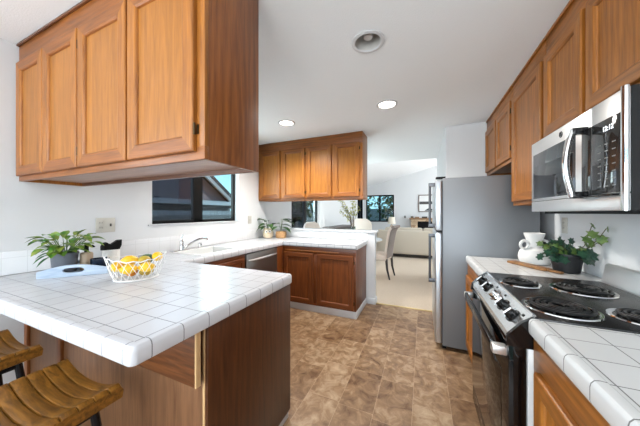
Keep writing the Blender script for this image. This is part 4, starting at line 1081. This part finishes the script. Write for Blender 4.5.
for k in range(3):
    d = MB().box(-2.0, -1.985, 5.64+k*.52, 6.14+k*.52, .17, .88, .003).build('door', DKW, sb)
    MB().cyl((-1.985, 6.10+k*.52, .55), (-1.965, 6.10+k*.52, .55), .012, seg=10).build('knob', BRONZE, d)
for a in (-2.31, -2.03):
    for b in (5.66, 7.16): MB().box(a-.02, a+.02, b-.02, b+.02, .004, .14).build('leg', DKW, sb)
vb = thing('vertical_blind', 'closed white vertical blind along the left wall behind the dining table', 'blind', (-2.39, 7.4, .05))
MB().box(-2.415, -2.36, 5.55, 9.30, 2.10, 2.16, .004).build('head_rail', TRIMW, vb)
m = MB()
for k in range(43):
    y = 5.56+k*.0868; m.rings([[(-2.404, y, z), (-2.385, y+.045, z), (-2.378, y+.09, z), (-2.381, y+.09, z), (-2.388, y+.045, z), (-2.407, y, z)] for z in (.05, 2.10)])
m.build('vanes', plain('blind_white', (220, 220, 220), .6), vb, smooth=0)
MB().cyl((-2.35, 7.25, 1.50), (-2.35, 7.25, 2.10), .006, seg=8).build('wand', plain('wand_grey', (150, 150, 150), .4), vb)

# ------------------------------------------------------------------ living room
SOF = plain('sofa_linen', (196, 184, 168), .95, bump=(200, .3)); 
so = thing('sofa', 'long beige sofa seen from behind on the living room carpet', 'sofa', (0, 7.9, 0))
MB().box(-1.30, 1.30, 7.42, 7.62, .10, .80, .05, seg=4).build('backrest', SOF, so)
for a, b in ((-1.30, -1.10), (1.10, 1.30)): MB().box(a, b, 7.60, 8.40, .10, .62, .05, seg=4).build('armrest', SOF, so)
MB().box(-1.10, 1.10, 7.60, 8.36, .10, .30, .02).build('frame', SOF, so)
for a, b in ((-1.09, -.01), (.01, 1.09)):
    MB().box(a, b, 7.62, 8.38, .30, .46, .04, seg=3).build('seat_cushion', SOF, so)
    MB().box(a, b, 7.60, 7.80, .46, .87, .06, seg=3).build('back_cushion', SOF, so)
for a in (-1.22, 1.22):
    for b in (7.5, 8.3): MB().cyl((a, b, .004), (a, b, .10), .02, .028, 10).build('leg', LEGW, so)
MB().box(-1.27, 1.27, 7.45, 8.34, .06, .10).build('base', plain('sofa_gap_shade', (50, 44, 40), .8), so, smooth=0)  # dark slab drawn in place of the shaded gap under the sofa
et = thing('end_table', 'small end table under the far window beside the wall, carrying a lamp', 'table', (-1.13, 9.75, 0))
MB().lathe([(.0, .53), (.24, .53), (.25, .54), (.25, .555), (.0, .56)], (-1.13, 9.75, 0), 30, 0, False, False).build('tabletop', plain('end_top', (190, 160, 124), .5), et)
MB().lathe([(.16, .004), (.16, .02), (.03, .05), (.025, .53)], (-1.13, 9.75, 0), 20).build('pedestal', LEGW, et)
lp = thing('table_lamp', 'table lamp with a cream shade in front of the far window edge', 'lamp', (-1.13, 9.75, .56))
MB().lathe([(.07, 0), (.08, .01), (.06, .12), (.085, .2), (.03, .3), (.012, .33), (.012, .40)], (-1.13, 9.75, .5605), 24).build('base', plain('lamp_stone', (196, 180, 160), .6), lp)
MB().lathe([(.15, .33), (.115, .59), (.112, .59), (.147, .33)], (-1.13, 9.75, .5605), 30, 0, False, False).build('lamp_shade', plain('shade_cream', (236, 226, 208), .8), lp)
fp = thing('fireplace', 'stone fireplace with wooden mantel on the far wall', 'fireplace', (.5, 10.3, 0))
def stone(name):
    m_, t_, p_ = newmat(name); g = t_.nodes.new('ShaderNodeTexCoord'); v = t_.nodes.new('ShaderNodeTexVoronoi'); v.inputs['Scale'].default_value = 7
    mp = t_.nodes.new('ShaderNodeMapping'); mp.inputs['Scale'].default_value = (1, 1, 2.2); t_.links.new(g.outputs['Object'], mp.inputs[0]); t_.links.new(mp.outputs[0], v.inputs['Vector'])
    s_ = t_.nodes.new('ShaderNodeSeparateXYZ'); t_.links.new(v.outputs['Color'], s_.inputs[0])
    r = t_.nodes.new('ShaderNodeValToRGB'); r.color_ramp.elements[0].color = lin((140, 112, 88)); r.color_ramp.elements[1].color = lin((214, 190, 160)); t_.links.new(s_.outputs[0], r.inputs[0]); t_.links.new(r.outputs[0], p_.inputs['Base Color']); p_.inputs['Roughness'].default_value = .85
    return m_
STN = stone('fire_stone')
m = MB(); m.box(-.44, -.20, 10.24, 10.498, .004, 1.06).box(1.2, 1.44, 10.24, 10.498, .004, 1.06).box(-.20, 1.2, 10.24, 10.498, .98, 1.06).box(-.20, 1.2, 10.24, 10.498, .004, .52); m.build('surround', STN, fp, smooth=0)
MB().box(-.20, 1.2, 10.44, 10.498, .52, .98).build('firebox', BLACKM, fp, smooth=0)
m = MB(); m.box(-.20, 1.2, 10.25, 10.262, .66, .70).box(-.20, 1.2, 10.25, 10.262, .52, .55); m.build('screen_bar', plain('screen_steel', (150, 146, 138), .4, .5), fp, smooth=0)
MB().box(-.50, 1.5, 10.18, 10.498, 1.06, 1.11, .006).build('mantel', wood('mantel_wood', (120, 88, 58), (170, 130, 90), 'x'), fp)
for k, (x, ww, h, c_) in enumerate(((-.40, .10, .07, (96, 80, 66)), (-.22, .16, .05, (150, 120, 92)), (.06, .2, .06, (70, 60, 54)), (.24, .1, .05, (150, 118, 86)))):
    m = MB(); m.box(x-ww/2, x+ww/2, 10.26, 10.36, 1.1105, 1.1105+h, .012)
    tag(m.build('mantel_box', plain('mantel_box_%d' % k, c_, .7)), ('small dark box at the left end of the mantel', 'low tan box on the mantel, second from its left end', 'long dark box on the mantel below the picture', 'tan box on the mantel, right of the long dark one')[k], 'box')
pc = thing('framed_picture', 'framed black and white picture above the mantel', 'picture', (.2, 10.49, 1.35))
m = MB(); 
m.box(-.17, -.14, 10.47, 10.499, 1.35, 2.04).box(.56, .59, 10.47, 10.499, 1.35, 2.04).box(-.14, .56, 10.47, 10.499, 1.35, 1.38).box(-.14, .56, 10.47, 10.499, 2.01, 2.04); m.build('frame', plain('frame_brown', (92, 72, 60), .5), pc, smooth=0)
MB().box(-.14, .56, 10.485, 10.497, 1.38, 2.01).build('print', plain('print_white', (226, 226, 226), .6), pc, smooth=0)
m = MB(); m.box(-.13, .55, 10.4835, 10.4848, 1.66, 1.77); m.build('dark_band', plain('print_dark', (70, 70, 72), .7), pc, smooth=0)
m = MB(); m.prism([(.05, 1.40), (.5, 1.40), (.52, 1.5), (.36, 1.46), (.2, 1.5)], 'y', 10.4835, 10.4848); m.build('dark_patch', plain('print_dark_b', (60, 60, 62), .7), pc, smooth=0)
